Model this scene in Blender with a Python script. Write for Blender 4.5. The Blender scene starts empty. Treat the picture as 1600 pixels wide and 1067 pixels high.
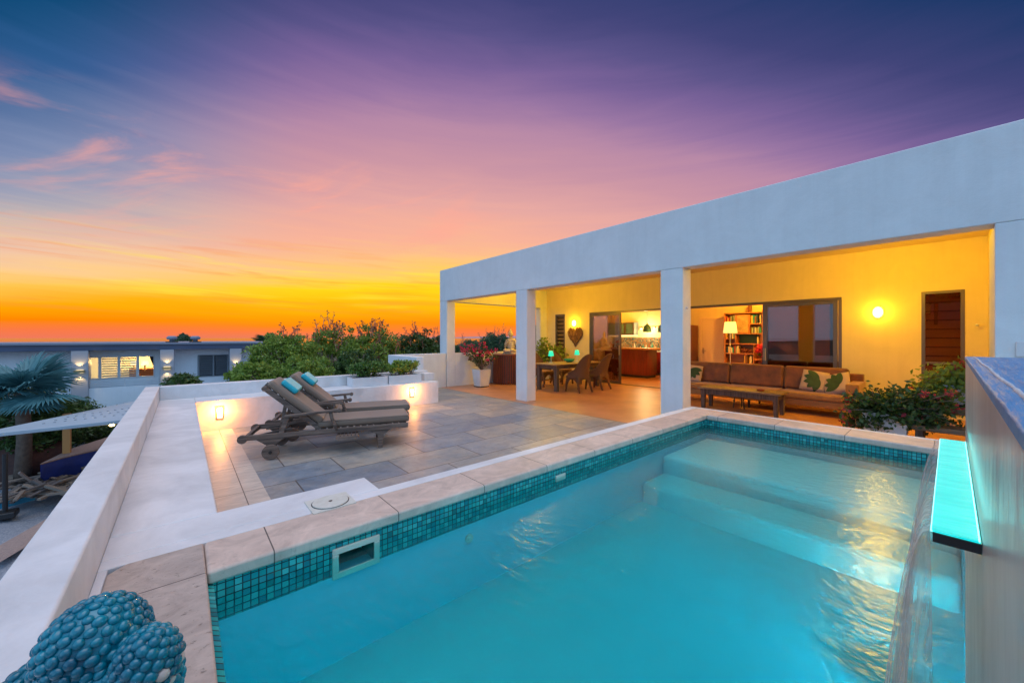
import bpy, math, random
import numpy as np
from mathutils import Vector, Matrix
random.seed(7); RNG = np.random.default_rng(7)
SC = bpy.context.scene; C = SC.collection
PI = math.pi

# ------------------------------------------------------------------ camera
YAW = math.radians(40.93); FPX = 594.0; CY = 528.0; EYE = 1.5
cd = bpy.data.cameras.new('camera'); cam = bpy.data.objects.new('camera', cd); C.objects.link(cam)
cam.location = (0, 0, EYE); cam.rotation_euler = (PI/2, 0, -YAW)
cd.sensor_width = 36; cd.lens = FPX/1600*36; cd.shift_y = (CY-533.5)/1600
cd.clip_start = 0.008; cd.clip_end = 20000
SC.camera = cam
SC.render.resolution_x = 1024; SC.render.resolution_y = 682
SC.view_settings.view_transform = 'Standard'; SC.view_settings.look = 'None'
SC.view_settings.exposure = 0.0; SC.view_settings.gamma = 1.0

# survey helpers: where a sight line through a measured point meets a known plane of the place
_F = (math.sin(YAW), math.cos(YAW)); _R = (math.cos(YAW), -math.sin(YAW))
def _ray(px, py):
    a = (px-800)/FPX
    return (_F[0]+a*_R[0], _F[1]+a*_R[1], -(py-CY)/FPX)
def RX(px, py, X):
    r = _ray(px, py); t = X/r[0]; return Vector((X, r[1]*t, r[2]*t+EYE))
def RY(px, py, Y):
    r = _ray(px, py); t = Y/r[1]; return Vector((r[0]*t, Y, r[2]*t+EYE))
def RZ(px, py, z=0):
    r = _ray(px, py); t = (z-EYE)/r[2]; return Vector((r[0]*t, r[1]*t, z))

def s2l(c):
    return tuple(((x/255)/12.92 if x/255 <= .04045 else ((x/255+.055)/1.055)**2.4) for x in c)+(1,)

# ------------------------------------------------------------------ world: dusk sky
def make_world():
    w = bpy.data.worlds.new('World'); SC.world = w; w.use_nodes = True
    nt = w.node_tree; N = nt.nodes; L = nt.links; N.clear()
    def m(op, a, b=None, c=None, clamp=False):
        n = N.new('ShaderNodeMath'); n.operation = op; n.use_clamp = clamp
        for i, x in enumerate((a, b, c)):
            if x is None: continue
            if isinstance(x, (int, float)): n.inputs[i].default_value = x
            else: L.new(x, n.inputs[i])
        return n.outputs[0]
    def mr(x, a, b, lo=0., hi=1.):
        n = N.new('ShaderNodeMapRange'); n.interpolation_type = 'SMOOTHSTEP'
        L.new(x, n.inputs[0]); n.inputs[1].default_value = a; n.inputs[2].default_value = b
        n.inputs[3].default_value = lo; n.inputs[4].default_value = hi
        return n.outputs[0]
    def ramp(x, pts, mx):
        n = N.new('ShaderNodeValToRGB'); el = n.color_ramp.elements
        while len(el) > 1: el.remove(el[0])
        el[0].position = pts[0][0]/mx; el[0].color = s2l(pts[0][1])
        for p, c in pts[1:]:
            e = el.new(p/mx); e.color = s2l(c)
        L.new(m('DIVIDE', x, mx), n.inputs[0]); return n.outputs[0]
    def mix(f, a, b, bt='MIX'):
        n = N.new('ShaderNodeMix'); n.data_type = 'RGBA'; n.blend_type = bt
        if isinstance(f, float): n.inputs[0].default_value = f
        else: L.new(f, n.inputs[0])
        for i, x in ((6, a), (7, b)):
            if isinstance(x, tuple): n.inputs[i].default_value = x
            else: L.new(x, n.inputs[i])
        return n.outputs[2]
    tc = N.new('ShaderNodeTexCoord'); sp = N.new('ShaderNodeSeparateXYZ'); L.new(tc.outputs['Generated'], sp.inputs[0])
    x, y, z = sp.outputs
    D = 180/PI
    elev = m('MULTIPLY', m('ARCSINE', z), D)
    fw = m('ADD', m('MULTIPLY', x, _F[0]), m('MULTIPLY', y, _F[1]))
    rt = m('ADD', m('MULTIPLY', x, _R[0]), m('MULTIPLY', y, _R[1]))
    az = m('MULTIPLY', m('ARCTAN2', rt, fw), D)          # degrees east of the axis of the terrace view
    # wispy cloud streaks: noise in azimuth/elevation, long in azimuth
    def noise(sx, sy, rot, scale, detail, rough=.55):
        cb = N.new('ShaderNodeCombineXYZ')
        L.new(m('MULTIPLY', m('ADD', az, m('MULTIPLY', elev, rot)), sx), cb.inputs[0])
        L.new(m('MULTIPLY', m('SUBTRACT', elev, m('MULTIPLY', az, -rot*.18)), sy), cb.inputs[1])
        n = N.new('ShaderNodeTexNoise'); n.inputs['Scale'].default_value = scale
        n.inputs['Detail'].default_value = detail; n.inputs['Roughness'].default_value = rough
        n.inputs['Distortion'].default_value = .6
        L.new(cb.outputs[0], n.inputs['Vector']); return n.outputs['Fac']
    n1 = noise(.02, .16, .2, 2.2, 5)
    n2 = noise(.014, .26, .16, 2.0, 7, .62)
    n3 = noise(.045, .12, -.9, 1.6, 6, .6)
    elc = m('MAXIMUM', elev, 0.)
    f15 = m('MINIMUM', m('DIVIDE', elc, 15.), 1.)
    daz = m('ADD', az, 8.)
    t = m('ADD', elc, m('MULTIPLY', m('MULTIPLY', m('MULTIPLY', daz, daz), .0055), f15))
    t = m('ADD', t, m('MULTIPLY', m('SUBTRACT', n1, .5), m('MINIMUM', m('MULTIPLY', elc, .35), 3.)))
    t = m('ADD', t, m('MULTIPLY', m('SUBTRACT', n2, .5), m('MULTIPLY', m('MINIMUM', m('MULTIPLY', elc, 1.1), 5.0), mr(elev, 34, 14, .25, 1.))))
    t = m('MAXIMUM', t, 0.)
    cen = ramp(t, [(0,(236,128,92)),(1,(255,126,60)),(2,(255,140,10)),(3.5,(255,168,0)),(5.5,(255,196,0)),(7.6,(255,216,10)),
                   (9.5,(255,205,100)),(11.5,(254,196,132)),(15,(248,178,152)),(19.5,(230,168,162)),(24,(204,150,164)),(29,(182,136,166)),
                   (32,(152,117,162)),(35.5,(120,97,151)),(38.5,(90,82,136)),(42,(64,67,120)),(48,(30,56,105)),(55,(0,44,88))], 60)
    lef = ramp(t, [(0,(240,122,92)),(1.2,(250,122,70)),(2.9,(255,132,0)),(5.9,(255,172,0)),(8.2,(255,198,80)),(10.5,(255,206,140)),
                   (14,(240,196,168)),(18.5,(200,184,178)),(23,(158,160,182)),(27.5,(122,138,176)),(34.6,(46,92,146)),(39.5,(4,72,118)),(50,(0,52,96))], 60)
    col = mix(mr(az, -26, -52), cen, lef)
    # thin pink wisps
    wis = m('MULTIPLY', mr(n3, .47, .68), mr(elev, 7, 16))
    wis = m('MULTIPLY', wis, mr(elev, 25, 17))
    wis = m('MULTIPLY', wis, mr(az, 6, -16))
    col = mix(m('MULTIPLY', wis, .7), col, s2l((255,170,150)))
    n4 = noise(.03, .55, .12, 1.6, 7, .65)
    lowc = m('MULTIPLY', m('MULTIPLY', mr(n4, .50, .68), mr(elev, 1.5, 4)), m('MULTIPLY', mr(elev, 15, 8), mr(az, 5, -20)))
    col = mix(m('MULTIPLY', lowc, .42), col, s2l((250,140,60)))
    n5 = noise(.022, .40, .12, 1.9, 6, .6)
    brc = m('MULTIPLY', m('MULTIPLY', mr(n5, .52, .70), mr(elev, 3, 6)), mr(elev, 13, 8))
    col = mix(m('MULTIPLY', brc, .55), col, s2l((255,236,70)))
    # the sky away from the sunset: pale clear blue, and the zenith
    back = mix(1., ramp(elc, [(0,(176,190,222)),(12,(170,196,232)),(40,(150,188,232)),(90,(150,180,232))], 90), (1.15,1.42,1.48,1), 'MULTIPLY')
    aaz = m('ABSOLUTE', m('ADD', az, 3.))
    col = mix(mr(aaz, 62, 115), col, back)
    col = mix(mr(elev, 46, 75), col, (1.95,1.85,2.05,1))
    col = mix(mr(elev, -.5, -3), col, s2l((60,58,62)))
    sky = N.new('ShaderNodeTexSky'); sky.sky_type = 'NISHITA'; sky.sun_disc = False
    sky.sun_elevation = math.radians(-1.0); sky.sun_rotation = math.radians(40.93-20)
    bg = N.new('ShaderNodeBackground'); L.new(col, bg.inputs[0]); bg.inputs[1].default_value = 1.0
    bg2 = N.new('ShaderNodeBackground'); L.new(sky.outputs[0], bg2.inputs[0]); bg2.inputs[1].default_value = .015
    ad = N.new('ShaderNodeAddShader'); L.new(bg.outputs[0], ad.inputs[0]); L.new(bg2.outputs[0], ad.inputs[1])
    out = N.new('ShaderNodeOutputWorld'); L.new(ad.outputs[0], out.inputs[0])
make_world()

# ------------------------------------------------------------------ materials
def nodes(name):
    mt = bpy.data.materials.new(name); mt.use_nodes = True
    nt = mt.node_tree; nt.nodes.clear()
    return mt, nt, nt.nodes, nt.links
def lin(c):
    return tuple(c[:3])+(1,)
def pbr(name, col, rough=.6, metal=0., var=None, vscale=6., bump=0., bscale=30., detail=4., spec=.5, stretch=None,
        emit=None, estr=0., island=None, trans=0., coat=0., sheen=0., alpha=1., hi=.75, lo=.35):
    """principled surface; var = second colour mixed by noise, island = colours per loose piece"""
    mt, nt, N, L = nodes(name)
    p = N.new('ShaderNodeBsdfPrincipled'); o = N.new('ShaderNodeOutputMaterial'); L.new(p.outputs[0], o.inputs[0])
    p.inputs['Base Color'].default_value = lin(col); p.inputs['Roughness'].default_value = rough
    p.inputs['Metallic'].default_value = metal; p.inputs['Specular IOR Level'].default_value = spec
    if coat: p.inputs['Coat Weight'].default_value = coat; p.inputs['Coat Roughness'].default_value = .05
    if sheen: p.inputs['Sheen Weight'].default_value = sheen
    if alpha < 1: p.inputs['Alpha'].default_value = alpha
    tc = N.new('ShaderNodeTexCoord'); mp = N.new('ShaderNodeMapping'); L.new(tc.outputs['Object'], mp.inputs[0])
    if stretch: mp.inputs['Scale'].default_value = stretch
    src = None
    if var is not None:
        n = N.new('ShaderNodeTexNoise'); n.inputs['Scale'].default_value = vscale; n.inputs['Detail'].default_value = detail
        n.inputs['Roughness'].default_value = .6
        L.new(mp.outputs[0], n.inputs['Vector'])
        r = N.new('ShaderNodeValToRGB'); r.color_ramp.elements[0].position = lo; r.color_ramp.elements[1].position = hi
        r.color_ramp.elements[0].color = lin(col); r.color_ramp.elements[1].color = lin(var)
        L.new(n.outputs['Fac'], r.inputs[0]); src = r.outputs[0]
    if island:
        g = N.new('ShaderNodeNewGeometry'); r = N.new('ShaderNodeValToRGB'); el = r.color_ramp.elements
        while len(el) > 1: el.remove(el[0])
        el[0].color = lin(island[0])
        for i, c in enumerate(island[1:]): e = el.new((i+1)/(len(island)-1)); e.color = lin(c)
        L.new(g.outputs['Random Per Island'], r.inputs[0]); src = r.outputs[0]
    if src: L.new(src, p.inputs['Base Color'])
    if bump:
        n = N.new('ShaderNodeTexNoise'); n.inputs['Scale'].default_value = bscale; n.inputs['Detail'].default_value = 5
        L.new(mp.outputs[0], n.inputs['Vector'])
        b = N.new('ShaderNodeBump'); b.inputs['Strength'].default_value = bump; b.inputs['Distance'].default_value = .02
        L.new(n.outputs['Fac'], b.inputs['Height']); L.new(b.outputs[0], p.inputs['Normal'])
    if emit: p.inputs['Emission Color'].default_value = lin(emit); p.inputs['Emission Strength'].default_value = estr
    if trans:
        tl = N.new('ShaderNodeBsdfTranslucent'); mx = N.new('ShaderNodeMixShader'); mx.inputs[0].default_value = trans
        if src: L.new(src, tl.inputs[0])
        else: tl.inputs[0].default_value = lin(col)
        L.new(p.outputs[0], mx.inputs[1]); L.new(tl.outputs[0], mx.inputs[2]); L.new(mx.outputs[0], o.inputs[0])
    return mt
def glass(name, tint=(.9,.95,.95), rough=0., extra=.0):
    mt, nt, N, L = nodes(name)
    f = N.new('ShaderNodeFresnel'); f.inputs[0].default_value = 1.5
    a = N.new('ShaderNodeMath'); a.operation = 'ADD'; a.inputs[1].default_value = extra; a.use_clamp = True; L.new(f.outputs[0], a.inputs[0])
    t = N.new('ShaderNodeBsdfTransparent'); t.inputs[0].default_value = lin(tint)
    g = N.new('ShaderNodeBsdfGlossy'); g.inputs['Roughness'].default_value = rough
    mx = N.new('ShaderNodeMixShader'); L.new(a.outputs[0], mx.inputs[0]); L.new(t.outputs[0], mx.inputs[1]); L.new(g.outputs[0], mx.inputs[2])
    o = N.new('ShaderNodeOutputMaterial'); L.new(mx.outputs[0], o.inputs[0]); return mt
def emitter(name, col, s):
    mt, nt, N, L = nodes(name)
    e = N.new('ShaderNodeEmission'); e.inputs[0].default_value = lin(col); e.inputs[1].default_value = s
    o = N.new('ShaderNodeOutputMaterial'); L.new(e.outputs[0], o.inputs[0]); return mt

def plaster(name, col, v=.85, rough=.7, b=.25):
    """hand-trowelled painted render: broad faint clouding, trowel marks and fine grit"""
    mt, nt, N, L = nodes(name)
    p = N.new('ShaderNodeBsdfPrincipled'); o = N.new('ShaderNodeOutputMaterial'); L.new(p.outputs[0], o.inputs[0])
    tc = N.new('ShaderNodeTexCoord')
    n = N.new('ShaderNodeTexNoise'); n.inputs['Scale'].default_value = 1.7; n.inputs['Detail'].default_value = 7; n.inputs['Roughness'].default_value = .62
    n.inputs['Distortion'].default_value = .8; L.new(tc.outputs['Object'], n.inputs['Vector'])
    r = N.new('ShaderNodeValToRGB'); r.color_ramp.elements[0].position = .34; r.color_ramp.elements[1].position = .66
    r.color_ramp.elements[0].color = lin([c*v for c in col]); r.color_ramp.elements[1].color = lin(col)
    L.new(n.outputs['Fac'], r.inputs[0])
    mp = N.new('ShaderNodeMapping'); L.new(tc.outputs['Object'], mp.inputs[0]); mp.inputs['Scale'].default_value = (5, 5, .35)
    ns = N.new('ShaderNodeTexNoise'); ns.inputs['Scale'].default_value = 1.6; ns.inputs['Detail'].default_value = 8; ns.inputs['Roughness'].default_value = .7; L.new(mp.outputs[0], ns.inputs['Vector'])
    rs = N.new('ShaderNodeMapRange'); L.new(ns.outputs['Fac'], rs.inputs[0]); rs.inputs[1].default_value = .38; rs.inputs[2].default_value = .55; rs.inputs[3].default_value = .97; rs.inputs[4].default_value = 1.
    mz = N.new('ShaderNodeMix'); mz.data_type = 'RGBA'; mz.blend_type = 'MULTIPLY'; mz.inputs[0].default_value = 1; L.new(r.outputs[0], mz.inputs[6]); L.new(rs.outputs[0], mz.inputs[7])
    L.new(mz.outputs[2], p.inputs['Base Color'])
    n2 = N.new('ShaderNodeTexNoise'); n2.inputs['Scale'].default_value = 5; n2.inputs['Detail'].default_value = 8; n2.inputs['Roughness'].default_value = .65
    L.new(tc.outputs['Object'], n2.inputs['Vector'])
    bm = N.new('ShaderNodeBump'); bm.inputs['Strength'].default_value = b; bm.inputs['Distance'].default_value = .03
    L.new(n2.outputs['Fac'], bm.inputs['Height']); L.new(bm.outputs[0], p.inputs['Normal'])
    p.inputs['Roughness'].default_value = rough; p.inputs['Specular IOR Level'].default_value = .3
    return mt

def stone_slabs(name, cols, bw, bh, mortar=.006, rough=.5, offx=0., offy=0., rot=0., grout=(.12,.10,.09), pit=.6, offset=.5, vein=(1,4,1), mottle=0., freq=2):
    """travertine slabs: per-slab tone, veins, pits, thin dark joints"""
    mt, nt, N, L = nodes(name)
    p = N.new('ShaderNodeBsdfPrincipled'); o = N.new('ShaderNodeOutputMaterial'); L.new(p.outputs[0], o.inputs[0])
    tc = N.new('ShaderNodeTexCoord'); mp = N.new('ShaderNodeMapping'); L.new(tc.outputs['Object'], mp.inputs[0])
    mp.inputs['Location'].default_value = (offx, offy, 0); mp.inputs['Rotation'].default_value = (0, 0, rot)
    br = N.new('ShaderNodeTexBrick'); L.new(mp.outputs[0], br.inputs['Vector']); br.offset = offset; br.offset_frequency = freq
    br.inputs['Scale'].default_value = 1; br.inputs['Mortar Size'].default_value = mortar; br.inputs['Mortar Smooth'].default_value = .1
    br.inputs['Brick Width'].default_value = bw; br.inputs['Row Height'].default_value = bh
    br.inputs['Color1'].default_value = (0,0,0,1); br.inputs['Color2'].default_value = (1,1,1,1); br.inputs['Mortar'].default_value = (.5,.5,.5,1)
    r = N.new('ShaderNodeValToRGB'); el = r.color_ramp.elements
    while len(el) > 1: el.remove(el[0])
    el[0].color = lin(cols[0])
    for i, c in enumerate(cols[1:]): e = el.new((i+1)/(len(cols)-1)); e.color = lin(c)
    L.new(br.outputs['Color'], r.inputs[0])
    mv = N.new('ShaderNodeMapping'); L.new(tc.outputs['Object'], mv.inputs[0]); mv.inputs['Scale'].default_value = vein
    n = N.new('ShaderNodeTexNoise'); n.inputs['Scale'].default_value = 3.; n.inputs['Detail'].default_value = 9; n.inputs['Roughness'].default_value = .68; n.inputs['Distortion'].default_value = 1.2
    L.new(mv.outputs[0], n.inputs['Vector'])
    mr = N.new('ShaderNodeMapRange'); L.new(n.outputs['Fac'], mr.inputs[0]); mr.inputs[1].default_value = .3; mr.inputs[2].default_value = .7; mr.inputs[3].default_value = .72; mr.inputs[4].default_value = 1.2
    mu = N.new('ShaderNodeMix'); mu.data_type = 'RGBA'; mu.blend_type = 'MULTIPLY'; mu.inputs[0].default_value = 1
    L.new(r.outputs[0], mu.inputs[6]); L.new(mr.outputs[0], mu.inputs[7])
    if mottle:
        tn = N.new('ShaderNodeTexNoise'); tn.inputs['Scale'].default_value = 1.6; tn.inputs['Detail'].default_value = 8; tn.inputs['Roughness'].default_value = .65; L.new(tc.outputs['Object'], tn.inputs['Vector'])
        tr_ = N.new('ShaderNodeValToRGB'); tr_.color_ramp.elements[0].position = .36; tr_.color_ramp.elements[1].position = .64
        tr_.color_ramp.elements[0].color = (.66,.80,.95,1); tr_.color_ramp.elements[1].color = (1.25,1.10,.95,1); L.new(tn.outputs['Fac'], tr_.inputs[0])
        mq = N.new('ShaderNodeMix'); mq.data_type = 'RGBA'; mq.blend_type = 'MULTIPLY'; mq.inputs[0].default_value = mottle
        L.new(mu.outputs[2], mq.inputs[6]); L.new(tr_.outputs[0], mq.inputs[7]); mu = mq
    # pits
    pn = N.new('ShaderNodeTexNoise'); pn.inputs['Scale'].default_value = 16; pn.inputs['Detail'].default_value = 6; pn.inputs['Roughness'].default_value = .7
    L.new(mv.outputs[0], pn.inputs['Vector'])
    pr = N.new('ShaderNodeMapRange'); L.new(pn.outputs['Fac'], pr.inputs[0]); pr.inputs[1].default_value = .60; pr.inputs[2].default_value = .72; pr.inputs[3].default_value = 0; pr.inputs[4].default_value = pit
    m2 = N.new('ShaderNodeMix'); m2.data_type = 'RGBA'; L.new(pr.outputs[0], m2.inputs[0]); L.new(mu.outputs[2], m2.inputs[6]); m2.inputs[7].default_value = lin([c*.35 for c in cols[0]])
    m3 = N.new('ShaderNodeMix'); m3.data_type = 'RGBA'; L.new(br.outputs['Fac'], m3.inputs[0]); L.new(m2.outputs[2], m3.inputs[6]); m3.inputs[7].default_value = lin(grout)
    L.new(m3.outputs[2], p.inputs['Base Color'])
    ad = N.new('ShaderNodeMath'); ad.operation = 'ADD'; L.new(pr.outputs[0], ad.inputs[0]); L.new(br.outputs['Fac'], ad.inputs[1])
    sb = N.new('ShaderNodeMath'); sb.operation = 'MULTIPLY_ADD'; L.new(n.outputs['Fac'], sb.inputs[0]); sb.inputs[1].default_value = -.6; L.new(ad.outputs[0], sb.inputs[2])
    bm = N.new('ShaderNodeBump'); bm.invert = True; bm.inputs['Strength'].default_value = .5; bm.inputs['Distance'].default_value = .006
    L.new(sb.outputs[0], bm.inputs['Height']); L.new(bm.outputs[0], p.inputs['Normal'])
    rr = N.new('ShaderNodeMapRange'); L.new(n.outputs['Fac'], rr.inputs[0]); rr.inputs[3].default_value = rough-.12; rr.inputs[4].default_value = rough+.15
    L.new(rr.outputs[0], p.inputs['Roughness'])
    return mt

def mosaic(name, size=.03, cols=None):
    """small glass tiles, a random tone per tile, dark grout; works on any axis aligned wall"""
    mt, nt, N, L = nodes(name)
    p = N.new('ShaderNodeBsdfPrincipled'); o = N.new('ShaderNodeOutputMaterial'); L.new(p.outputs[0], o.inputs[0])
    tc = N.new('ShaderNodeTexCoord'); sp = N.new('ShaderNodeSeparateXYZ'); L.new(tc.outputs['Object'], sp.inputs[0])
    def m(op, a, b=None):
        n = N.new('ShaderNodeMath'); n.operation = op
        for i, x in enumerate((a, b)):
            if x is None: continue
            if isinstance(x, (int, float)): n.inputs[i].default_value = x
            else: L.new(x, n.inputs[i])
        return n.outputs[0]
    u = m('DIVIDE', m('ADD', sp.outputs[0], sp.outputs[1]), size); v = m('DIVIDE', m('SUBTRACT', sp.outputs[2], .012), size)
    fu, fv = m('FLOOR', u), m('FLOOR', v)
    cb = N.new('ShaderNodeCombineXYZ'); L.new(fu, cb.inputs[0]); L.new(fv, cb.inputs[1])
    wn = N.new('ShaderNodeTexWhiteNoise'); L.new(cb.outputs[0], wn.inputs['Vector'])
    r = N.new('ShaderNodeValToRGB'); el = r.color_ramp.elements
    while len(el) > 1: el.remove(el[0])
    el[0].color = lin(cols[0])
    for i, c in enumerate(cols[1:]): e = el.new((i+1)/(len(cols)-1)); e.color = lin(c)
    L.new(wn.outputs['Value'], r.inputs[0])
    du = m('ABSOLUTE', m('SUBTRACT', m('SUBTRACT', u, fu), .5)); dv = m('ABSOLUTE', m('SUBTRACT', m('SUBTRACT', v, fv), .5))
    g = m('GREATER_THAN', m('MAXIMUM', du, dv), .425)
    mx = N.new('ShaderNodeMix'); mx.data_type = 'RGBA'; L.new(g, mx.inputs[0]); L.new(r.outputs[0], mx.inputs[6]); mx.inputs[7].default_value = (.006,.02,.025,1)
    L.new(mx.outputs[2], p.inputs['Base Color']); L.new(m('MULTIPLY_ADD' if 0 else 'ADD', m('MULTIPLY', g, .5), .12), p.inputs['Roughness'])
    bm = N.new('ShaderNodeBump'); bm.invert = True; bm.inputs['Strength'].default_value = .6; bm.inputs['Distance'].default_value = .002
    L.new(g, bm.inputs['Height']); L.new(bm.outputs[0], p.inputs['Normal'])
    return mt

def wood(name, a, b, rough=.5, scale=(1,14,14), bump=.3, sc=2.5, coat=0):
    return pbr(name, a, rough, var=b, vscale=sc, detail=6, bump=bump, bscale=3, stretch=scale, hi=.62, lo=.38, coat=coat)

M = {}
M['white'] = plaster('white_plaster', (.78,.80,.82), v=.92)
M['white2'] = plaster('parapet_paint', (.82,.80,.80), v=.76, b=.3, rough=.5)
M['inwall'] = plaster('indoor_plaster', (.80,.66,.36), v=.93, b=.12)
M['pavers'] = stone_slabs('travertine_pavers', [(.22,.24,.26),(.36,.33,.29),(.27,.29,.31),(.44,.39,.33),(.24,.27,.30),(.38,.36,.35)], 1.0, .58, mortar=.007, rough=.42, vein=(1.3,1.9,1), offx=.1, offy=.12, mottle=.85, pit=.8)
M['border'] = stone_slabs('border_pavers', [(.50,.42,.34),(.60,.52,.44),(.48,.40,.33)], .9, .45, mortar=.004, rough=.4, rot=PI/2, offset=0.)
M['coping_x'] = stone_slabs('coping_along', [(.58,.42,.34),(.66,.50,.41),(.54,.39,.32)], .62, 3.0, mortar=.003, rough=.55, offy=1.5, offx=.29, vein=(1.5,2,1), pit=.35)
M['coping_y'] = stone_slabs('coping_across', [(.58,.42,.34),(.66,.50,.41),(.54,.39,.32)], 3.0, .62, mortar=.003, rough=.55, offx=1.5, offy=-.1, offset=0, vein=(2,1.5,1), pit=.35)
M['coping_near'] = stone_slabs('coping_near', [(.50,.40,.34),(.56,.46,.40)], 3.0, 1.6, mortar=.003, rough=.55, offx=1.5, offy=1.1, offset=0, vein=(2,2.6,1), pit=.9)
M['infloor'] = pbr('polished_screed', (.62,.29,.14), .38, var=(.42,.18,.085), vscale=1.3, detail=7, bump=.05, bscale=4)
M['mosaic'] = mosaic('pool_mosaic', .031, [(.01,.15,.16),(.02,.34,.33),(.015,.22,.26),(.07,.50,.48),(.03,.40,.36),(.02,.28,.29)])
M['splash'] = mosaic('backsplash_mosaic', .06, [(.10,.05,.03),(.35,.18,.08),(.05,.12,.12),(.45,.35,.2),(.2,.08,.04)])
M['basin'] = pbr('pool_plaster', (.18,.64,.76), .7, var=(.14,.58,.72), vscale=2.)
M['stonewall'] = pbr('streaked_travertine', (.60,.57,.56), .30, var=(.38,.34,.33), vscale=5.5, detail=12, stretch=(1.3,1.3,.6), bump=.25, bscale=9, lo=.30, hi=.70)
M['slate'] = pbr('wall_cap_stone', (.09,.27,.52), .5, var=(.05,.17,.38), vscale=7, detail=7, stretch=(1,9,1), bump=.5, bscale=9)
M['slate_ridge'] = pbr('wall_cap_joint', (.55,.60,.66), .6, var=(.38,.44,.52), vscale=30, bump=.6, bscale=60)
M['teak'] = wood('weathered_teak', (.22,.155,.12), (.085,.06,.05), .7)
M['cushion'] = pbr('taupe_cushion', (.22,.155,.11), .55, var=(.18,.125,.09), vscale=3, bump=.12, bscale=6, sheen=.2)
M['piping'] = pbr('cushion_piping', (.15,.12,.10), .8)
M['turq'] = pbr('turquoise_canvas', (.02,.42,.50), .7, bump=.1, bscale=60)
M['turq_top'] = pbr('pale_turquoise_canvas', (.30,.62,.64), .75, bump=.1, bscale=60)
M['metal_br'] = pbr('bronze_aluminium', (.16,.13,.11), .35, metal=.7)
M['black'] = pbr('black_metal', (.02,.02,.022), .4)
M['brass'] = pbr('brushed_brass', (.55,.40,.2), .35, metal=.9)
M['glass'] = glass('clear_glass', (.86,.9,.9), 0.)
M['glass_dark'] = glass('tinted_glass', (.52,.42,.38), 0., .08)
M['glass_smoke'] = glass('smoked_glass', (.30,.17,.12), 0., .05)
M['redwood'] = pbr('red_cabinet_wood', (.26,.022,.012), .35, var=(.14,.012,.008), vscale=3, stretch=(8,8,.8), coat=.3)
M['countertop'] = pbr('amber_countertop', (.62,.30,.08), .2, var=(.5,.22,.05), vscale=8)
M['brownwood'] = pbr('slatted_wood', (.22,.055,.025), .45, var=(.12,.03,.015), vscale=3, stretch=(8,8,1), bump=.2, bscale=5)
M['doorwood'] = pbr('dark_door_wood', (.16,.05,.02), .45, var=(.09,.03,.015), vscale=3, stretch=(8,8,1))
M['benchwood'] = wood('old_bench_wood', (.30,.21,.13), (.13,.085,.055), .6, scale=(14,1,14))
M['legwood'] = wood('dark_old_wood', (.16,.11,.085), (.08,.055,.045), .7, scale=(14,14,1))
M['tabletop'] = wood('dining_wood', (.36,.25,.13), (.22,.14,.07), .45, scale=(1,12,12))
M['wicker'] = pbr('brown_wicker', (.20,.10,.05), .65, var=(.09,.04,.02), vscale=60, bump=1., bscale=80, stretch=(1,1,2.2))
M['leather'] = pbr('brown_suede', (.23,.065,.015), .6, var=(.08,.022,.006), vscale=5, detail=7, bump=.15, bscale=9, sheen=.3)
M['seatfab'] = pbr('tan_seat', (.38,.18,.055), .62, var=(.27,.12,.035), vscale=5, detail=6, bump=.1, bscale=9, sheen=.2)
M['pot'] = pbr('white_glazed_pot', (.74,.74,.76), .4, var=(.66,.66,.68), vscale=4)
M['soil'] = pbr('potting_soil', (.03,.02,.015), .9, bump=.8, bscale=60)
M['leaf_bg'] = pbr('bush_leaf', (.1,.2,.05), .55, island=[(.10,.18,.03),(.24,.36,.05),(.15,.27,.045),(.34,.44,.08),(.12,.22,.06)], trans=.35)
M['leaf_dk'] = pbr('dark_leaf', (.05,.1,.03), .5, island=[(.03,.07,.018),(.08,.15,.03),(.05,.11,.03),(.12,.17,.04)], trans=.25)
M['leaf_far'] = pbr('far_leaf', (.05,.1,.05), .6, island=[(.045,.10,.05),(.10,.18,.07),(.06,.13,.08),(.13,.20,.07)], trans=.3)
M['leaf_pl'] = pbr('planter_leaf', (.1,.2,.05), .45, island=[(.05,.12,.03),(.12,.24,.04),(.08,.17,.035),(.18,.30,.06)], trans=.3)
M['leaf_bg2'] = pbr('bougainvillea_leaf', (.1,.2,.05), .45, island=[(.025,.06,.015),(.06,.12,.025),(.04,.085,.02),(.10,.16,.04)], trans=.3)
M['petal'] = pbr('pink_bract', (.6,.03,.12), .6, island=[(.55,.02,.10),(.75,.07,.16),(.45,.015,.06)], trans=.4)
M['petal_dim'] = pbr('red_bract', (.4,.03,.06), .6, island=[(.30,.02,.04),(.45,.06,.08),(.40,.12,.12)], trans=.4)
M['print'] = pbr('leaf_print_green', (.018,.05,.02), .7, var=(.035,.09,.03), vscale=12)
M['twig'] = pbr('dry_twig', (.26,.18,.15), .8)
M['twig_pink'] = pbr('sunlit_dry_twig', (.45,.22,.16), .8)  # pinkish tone of the dead twigs
M['bark'] = pbr('bark', (.14,.10,.075), .85, var=(.07,.05,.04), vscale=8, bump=.6, bscale=20)
M['palm'] = pbr('silver_palm', (.10,.26,.28), .5, island=[(.06,.19,.21),(.11,.29,.31),(.08,.24,.27),(.16,.36,.38)], trans=.25)
M['nb_wall'] = plaster('neighbour_render', (.80,.86,.92), v=.95)
M['nb_fascia'] = pbr('slate_blue_fascia', (.085,.11,.19), .35, var=(.07,.09,.16), vscale=1)
M['nb_col'] = pbr('grey_column_paint', (.36,.39,.45), .5)
M['nb_roof'] = pbr('grey_roofing', (.22,.25,.32), .6)
M['nb_dark'] = pbr('dark_recess', (.035,.03,.03), .8)
M['nb_frame'] = pbr('white_window_frame', (.62,.66,.70), .4)
M['slat_dk'] = pbr('louvre_slat', (.20,.24,.28), .4)
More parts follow.
